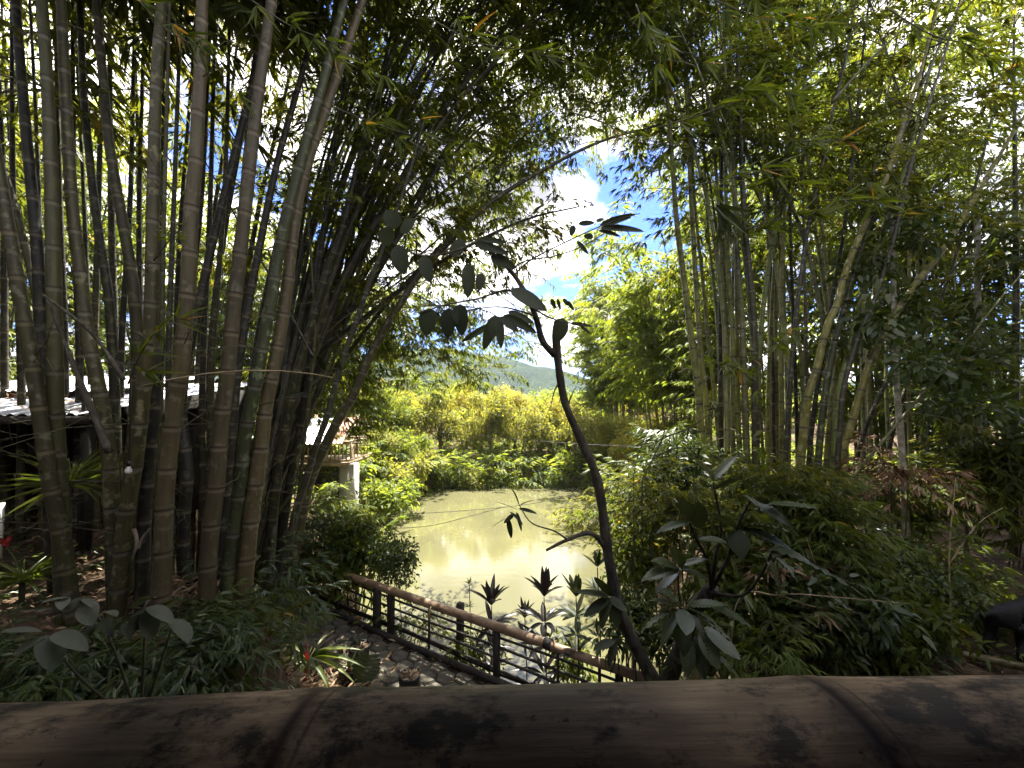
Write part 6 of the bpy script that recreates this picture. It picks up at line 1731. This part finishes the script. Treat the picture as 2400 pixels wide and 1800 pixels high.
# house on the left, only its tin roof and dark front show between the canes
hx0, hx1, hy0, hy1 = -9.5, -4.9, 4.9, 7.6
hz = gz(-6.5, 6.0)
hs_ = thing('house', 'low dark timber house with leaf strewn tin roof behind the thick canes', 'house', (-7, 6, hz))
ho = np.array(hs_.location)
zr = 4.62
MB().box((0, 1.2, 1.0), (4.2, 0.1, 2.2)).build('wall', M['wood_dark'], hs_)
MB().box((-2.1, 0.4, 1.0), (0.1, 1.6, 2.2)).build('wall', M['wood_dark'], hs_)
for x in (-9.2, -7.4, -5.6):
    MB().box((x + 7, -0.9, 0.9), (0.1, 0.1, 2.1)).build('post', M['wood_dark'], hs_)
sheet((hx0, hy0, zr - 0.02), (hx1 - 0.6, hy0, zr + 0.02), (hx1, hy1, zr + 0.52), (hx0, hy1, zr + 0.46), 26, 0.016, M['roof'], 'roof', hs_, ho)
sheet((hx0, hy0 + 1.2, zr + 0.33), (hx1 - 1.5, hy0 + 1.2, zr + 0.34), (hx1 - 1.4, hy1 + 0.4, zr + 0.66), (hx0, hy1 + 0.4, zr + 0.66), 22, 0.016, M['roof'], 'roof', hs_, ho)
MB().box((-0.4, -1.05, zr - hz - 0.06), (4.0, 0.08, 0.1)).build('eave_beam', M['wood_dark'], hs_)
wp = np.array(P(-12, 1245, 4.35))
wpo = MB().box((0, 0, 0), (0.14, 0.03, 0.62)).build('white_board', M['white'])
wpo.location = tuple(wp); wpo.rotation_euler = (0, 0, 0.2)
tag(wpo, 'white board at the left edge below the tin roof', 'board')
MB().box(wp - np.array([0, 0, 0.0]) + np.array([0.0, 0.03, -0.5]), (0.03, 0.03, 1.5)).build('post', M['wood_dark'], None).name = 'board_post'
bp = bpy.data.objects['board_post']; bp.parent = wpo; bp.matrix_parent_inverse = Matrix.Rotation(-0.3, 4, 'Z') @ Matrix.Translation(-Vector(wp))
# red ribbon bow tied on the stalk beside the board
rb = thing('ribbon_bow', 'dark red ribbon bow at the left edge of the photo', 'ribbon', tuple(P(12, 1268, 3.9)))
for a, s in ((0.4, 1), (math.pi - 0.4, 1), (-0.9, 0.8), (math.pi + 0.9, 0.8)):
    me = blade('loop', M['red'], 8, 2, lambda t: math.sin(math.pi * t) ** 0.7, 0.9, 0, 0, 0.05)
    o = link('loop', me, rb); o.scale = (0.07 * s, 0.06, 0.07); o.rotation_euler = (math.pi / 2, 0, 0); o.rotation_euler = Vector((R(70), -a, 0))
MB().box((0, 0, 0), (0.022, 0.022, 0.022)).build('knot', M['red'], rb)

# leaf litter on the house roof
n = 420
s1, t1 = r.uniform(0, 1, n), r.uniform(0, 1, n)
px_ = hx0 + (hx1 - 0.4 - hx0) * s1; py_ = hy0 + (hy1 - hy0) * t1
litter('roof_litter', 'brown bamboo leaves lying on the tin roof of the house', np.stack([px_, py_, zr + 0.0 + 0.50 * t1 + 0.03], 1), 46, (0.08, 0.18))

# bare bulb hanging under the roof edge
bpx = np.array(P(301, 1100, 3.5))
bl = thing('light_bulb', 'white unlit light bulb hanging in front of the grey canes', 'light bulb', tuple(bpx))
prof = [(0.0, -0.045), (0.018, -0.04), (0.027, -0.022), (0.025, -0.004), (0.016, 0.016), (0.013, 0.03)]
vs = [(a * math.cos(k * math.pi / 6), a * math.sin(k * math.pi / 6), z) for a, z in prof for k in range(12)]
obj('bulb', vs, np.array([(i * 12 + k, i * 12 + (k + 1) % 12, (i + 1) * 12 + (k + 1) % 12, (i + 1) * 12 + k) for i in range(len(prof) - 1) for k in range(12)]), M['white'], bl, smooth=True)
MB().tube([(0, 0, 0.028), (0, 0, 0.075)], 0.017, 12).build('socket', M['plastic_black'], bl)
MB().tube([(0, 0, 0.075), (0.002, 0, 0.5), (0.0, 0, 1.0)], 0.003, 5).build('flex', M['plastic_black'], bl)

# pavilion over the left bank of the pond
pv = thing('pavilion', 'open pavilion with bright curved tin roof and bamboo balcony by the pond', 'pavilion', (-6.2, 12.2, gz(-6.2, 12.2)))
po = np.array(pv.location)
A = lambda px, py, Y: np.array(P(px, py, Y))
e0, e1 = A(560, 1042, 11.2), A(800, 1040, 11.4)
r0_, r1_ = A(600, 980, 13.4), A(842, 981, 13.6)
sheet(e0, e1, r1_, r0_, 22, 0.02, M['roof'], 'roof', pv, po, bow=0.16, n2=10)
sheet(A(560, 980, 13.45), A(846, 981, 13.65), A(850, 1030, 15.6), A(580, 1030, 15.6), 22, 0.02, M['roof'], 'roof', pv, po, bow=0.12, n2=8)
sheet(A(752, 1041, 11.37), e1 + np.array([0.05, -0.03, 0.012]), r1_ + np.array([0.06, 0, 0.02]), A(800, 979, 13.55), 6, 0.02, M['rust'], 'roof_edge', pv, po, bow=0.19, n2=10)
# rafters seen at the open gable end
for k, t_ in enumerate(np.linspace(0.1, 0.95, 5)):
    a = e1 * (1 - t_) + r1_ * t_ + np.array([-0.3, 0, -0.08]); b = a + np.array([0.75, 0.35, -0.02])
    MB().tube([a - po, b - po], 0.035, 6).build('rafter', M['bamboo_dry'], pv)
MB().tube([e1 - po + np.array([0, 0, -0.06]), (e1 + r1_) / 2 - po + np.array([0, 0, 0.04]), r1_ - po + np.array([0, 0, -0.06])], 0.04, 6).build('gable_rafter', M['bamboo_dry'], pv)
fl_z = A(820, 1082, 11.8)[2]
for (px, Y_) in ((672, 11.6), (600, 11.6), (825, 12.2), (740, 13.6), (838, 13.6)):
    q = A(px, 1000, Y_)
    top_z = 4.25 if Y_ > 13 else 3.55
    g_ = gz(q[0], Y_)
    MB().tube([(q[0] - po[0], Y_ - po[1], g_ - po[2] - 0.1), (q[0] - po[0], Y_ - po[1], top_z - po[2])], 0.06, 8).build('post', M['rust' if px == 672 else 'bamboo_dry'], pv)
c0, c1 = A(600, 1082, 11.6), A(838, 1070, 12.3)
dk_ = MB().box(((c0[0] + c1[0]) / 2 - po[0], 12.4 - po[1], fl_z - po[2] - 0.05), (c1[0] - c0[0], 1.7, 0.1)).build('balcony', M['bamboo_dry'], pv)
# balcony rails and balusters
b0 = np.array([c0[0], 11.6, fl_z]) - po; b1 = np.array([c1[0], 11.6, fl_z]) - po; b2 = np.array([c1[0] + 0.1, 13.2, fl_z]) - po
for h in (0.06, 0.62):
    MB().tube([b0 + [0, 0, h], b1 + [0, 0, h], b2 + [0, 0, h]], 0.035, 7).build('handrail', M['bamboo_dry'], dk_)
for t_ in np.linspace(0.02, 0.98, 24):
    q = b0 * (1 - t_) + b1 * t_
    MB().tube([q + [0, 0, 0.05], q + [0, 0, 0.62]], 0.018, 6).build('baluster', M['bamboo_dry'], dk_)
for t_ in np.linspace(0.1, 0.95, 7):
    q = b1 * (1 - t_) + b2 * t_
    MB().tube([q + [0, 0, 0.05], q + [0, 0, 0.62]], 0.018, 6).build('baluster', M['bamboo_dry'], dk_)
pc = A(816, 1100, 11.75)
MB().box((pc[0] - po[0], 11.85 - po[1], (fl_z + gz(pc[0], 11.85)) / 2 - po[2] - 0.15), (0.42, 0.42, fl_z - gz(pc[0], 11.85) + 0.2)).build('pillar', M['concrete'], pv)
tb_ = A(650, 1075, 11.9)
MB().box((tb_[0] - po[0], 12.1 - po[1], fl_z + 0.55 - po[2]), (1.1, 0.6, 0.05)).build('counter', M['white'], pv)
MB().box((tb_[0] - po[0], 12.1 - po[1], fl_z + 0.28 - po[2]), (1.0, 0.5, 0.5)).build('counter_base', M['concrete'], pv)

# ------------------------------------------------------------------ wires
def wire(label, pts, r0, mat='metal_dark', name='wire'):
    c = spline([np.array(P(*q)) for q in pts], 0.25)
    o = MB().tube(c - c[0], r0, 5).build(name, M[mat])
    o.location = tuple(c[0])
    return tag(o, label, 'wire')
wire('dark cable sagging from the pavilion roof across to the right bank', [(560, 962, 11.0), (850, 993, 11.0), (1100, 1020, 10.0), (1350, 1040, 9.0), (1600, 1050, 8.0), (1720, 1048, 7.4)], 0.006)
wire('thin string stretched over the pond, upper of the two', [(900, 1208, 9.0), (1100, 1196, 9.5), (1250, 1180, 10.0), (1345, 1158, 10.5)], 0.007)
wire('thin string stretched over the pond, lower of the two', [(900, 1240, 8.8), (1010, 1232, 9.0), (1100, 1210, 9.4), (1180, 1188, 9.8)], 0.007)
wire('thin wire strung across the thick canes on the left', [(330, 905, 3.3), (450, 880, 3.3), (580, 868, 3.4), (700, 872, 3.6), (780, 885, 4.0)], 0.006, 'bamboo_dry')
wire('thin wire crossing the upper right canes', [(2080, 225, 4.6), (2160, 275, 4.6), (2180, 285, 4.6)], 0.006)

# ------------------------------------------------------------------ the black dog at the right edge
def dog():
    f = np.array(P(2340, 1556, 4.05)); g_ = gz(f[0], f[1])
    t = thing('dog', 'black dog standing on the path, cut off by the right edge', 'dog', (f[0] - 0.02, f[1], g_))
    me = bpy.data.meshes.new('body')
    V = {}
    vs, es, rs = [], [], []
    def nd(k, p, rr):
        V[k] = len(vs); vs.append(p); rs.append(rr)
    def ln(*ks):
        for a, b in zip(ks[:-1], ks[1:]):
            es.append((V[a], V[b]))
    # facing +x (away to the right), rump at x=0
    nd('hip', (0.06, 0, 0.47), (0.085, 0.09)); nd('loin', (0.22, 0, 0.48), (0.08, 0.08)); nd('chest', (0.42, 0, 0.45), (0.095, 0.11)); nd('wither', (0.52, 0, 0.48), (0.1, 0.12))
    nd('neck', (0.64, 0, 0.58), (0.07, 0.075)); nd('head', (0.74, 0, 0.66), (0.07, 0.07)); nd('muz', (0.86, 0, 0.63), (0.038, 0.036))
    nd('tail1', (-0.04, 0, 0.50), (0.028, 0.028)); nd('tail2', (-0.12, 0.01, 0.47), (0.016, 0.016))
    ln('hip', 'loin', 'chest', 'wither', 'neck', 'head', 'muz'); ln('hip', 'tail1', 'tail2')
    for s, sg, dx in (('l', 1, 0.0), ('r', -1, 0.15)):
        nd('th' + s, (0.08 + dx, sg * 0.075, 0.34), (0.055, 0.045)); nd('kn' + s, (0.11 + dx, sg * 0.08, 0.25), (0.045, 0.04)); nd('hk' + s, (0.0 + dx, sg * 0.08, 0.14), (0.026, 0.024)); nd('pa' + s, (0.02 + dx, sg * 0.08, 0.03), (0.024, 0.024)); nd('to' + s, (0.07 + dx, sg * 0.08, 0.018), (0.024, 0.02))
        ln('hip', 'th' + s, 'kn' + s, 'hk' + s, 'pa' + s, 'to' + s)
        nd('sh' + s, (0.47, sg * 0.075, 0.34), (0.05, 0.05)); nd('el' + s, (0.45, sg * 0.08, 0.25), (0.035, 0.033)); nd('wr' + s, (0.47, sg * 0.08, 0.12), (0.025, 0.024)); nd('fp' + s, (0.48, sg * 0.08, 0.03), (0.024, 0.022)); nd('ft' + s, (0.52, sg * 0.08, 0.018), (0.024, 0.02))
        ln('chest', 'sh' + s, 'el' + s, 'wr' + s, 'fp' + s, 'ft' + s)
        nd('ea' + s, (0.72, sg * 0.06, 0.73), (0.03, 0.014)); nd('eb' + s, (0.73, sg * 0.085, 0.69), (0.018, 0.01))
        ln('head', 'ea' + s, 'eb' + s)
    me.from_pydata(vs, es, [])
    o = link('body', me, t)
    me.materials.append(M['fur'])
    sk = o.modifiers.new('skin', 'SKIN'); sk.use_smooth_shade = True
    o.modifiers.new('sub', 'SUBSURF').levels = 2
    o.modifiers['sub'].render_levels = 2
    for i, q in enumerate(me.skin_vertices[0].data):
        q.radius = rs[i]; q.use_root = (i == 0)
    o.rotation_euler = (0, 0, 0.2)
    o.scale = (1.08, 1.08, 1.08)
    return t
dog()

# ------------------------------------------------------------------ haze
hv_, hf_ = box((0, 260, 32), (1800, 700, 70))
hzm, hn, hl, ho_ = mat_new('haze_air')
pv_ = hn.new('ShaderNodeVolumePrincipled')
pv_.inputs['Color'].default_value = (0.75, 0.87, 1.0, 1)
pv_.inputs['Density'].default_value = 0.0003
pv_.inputs['Anisotropy'].default_value = 0.35
hl.new(pv_.outputs[0], ho_.inputs['Volume'])
hzo = obj('haze', hv_, hf_, hzm, None, 'stuff')
tag(hzo, 'thin pale haze filling the air up to the hills', 'haze', kind='stuff')
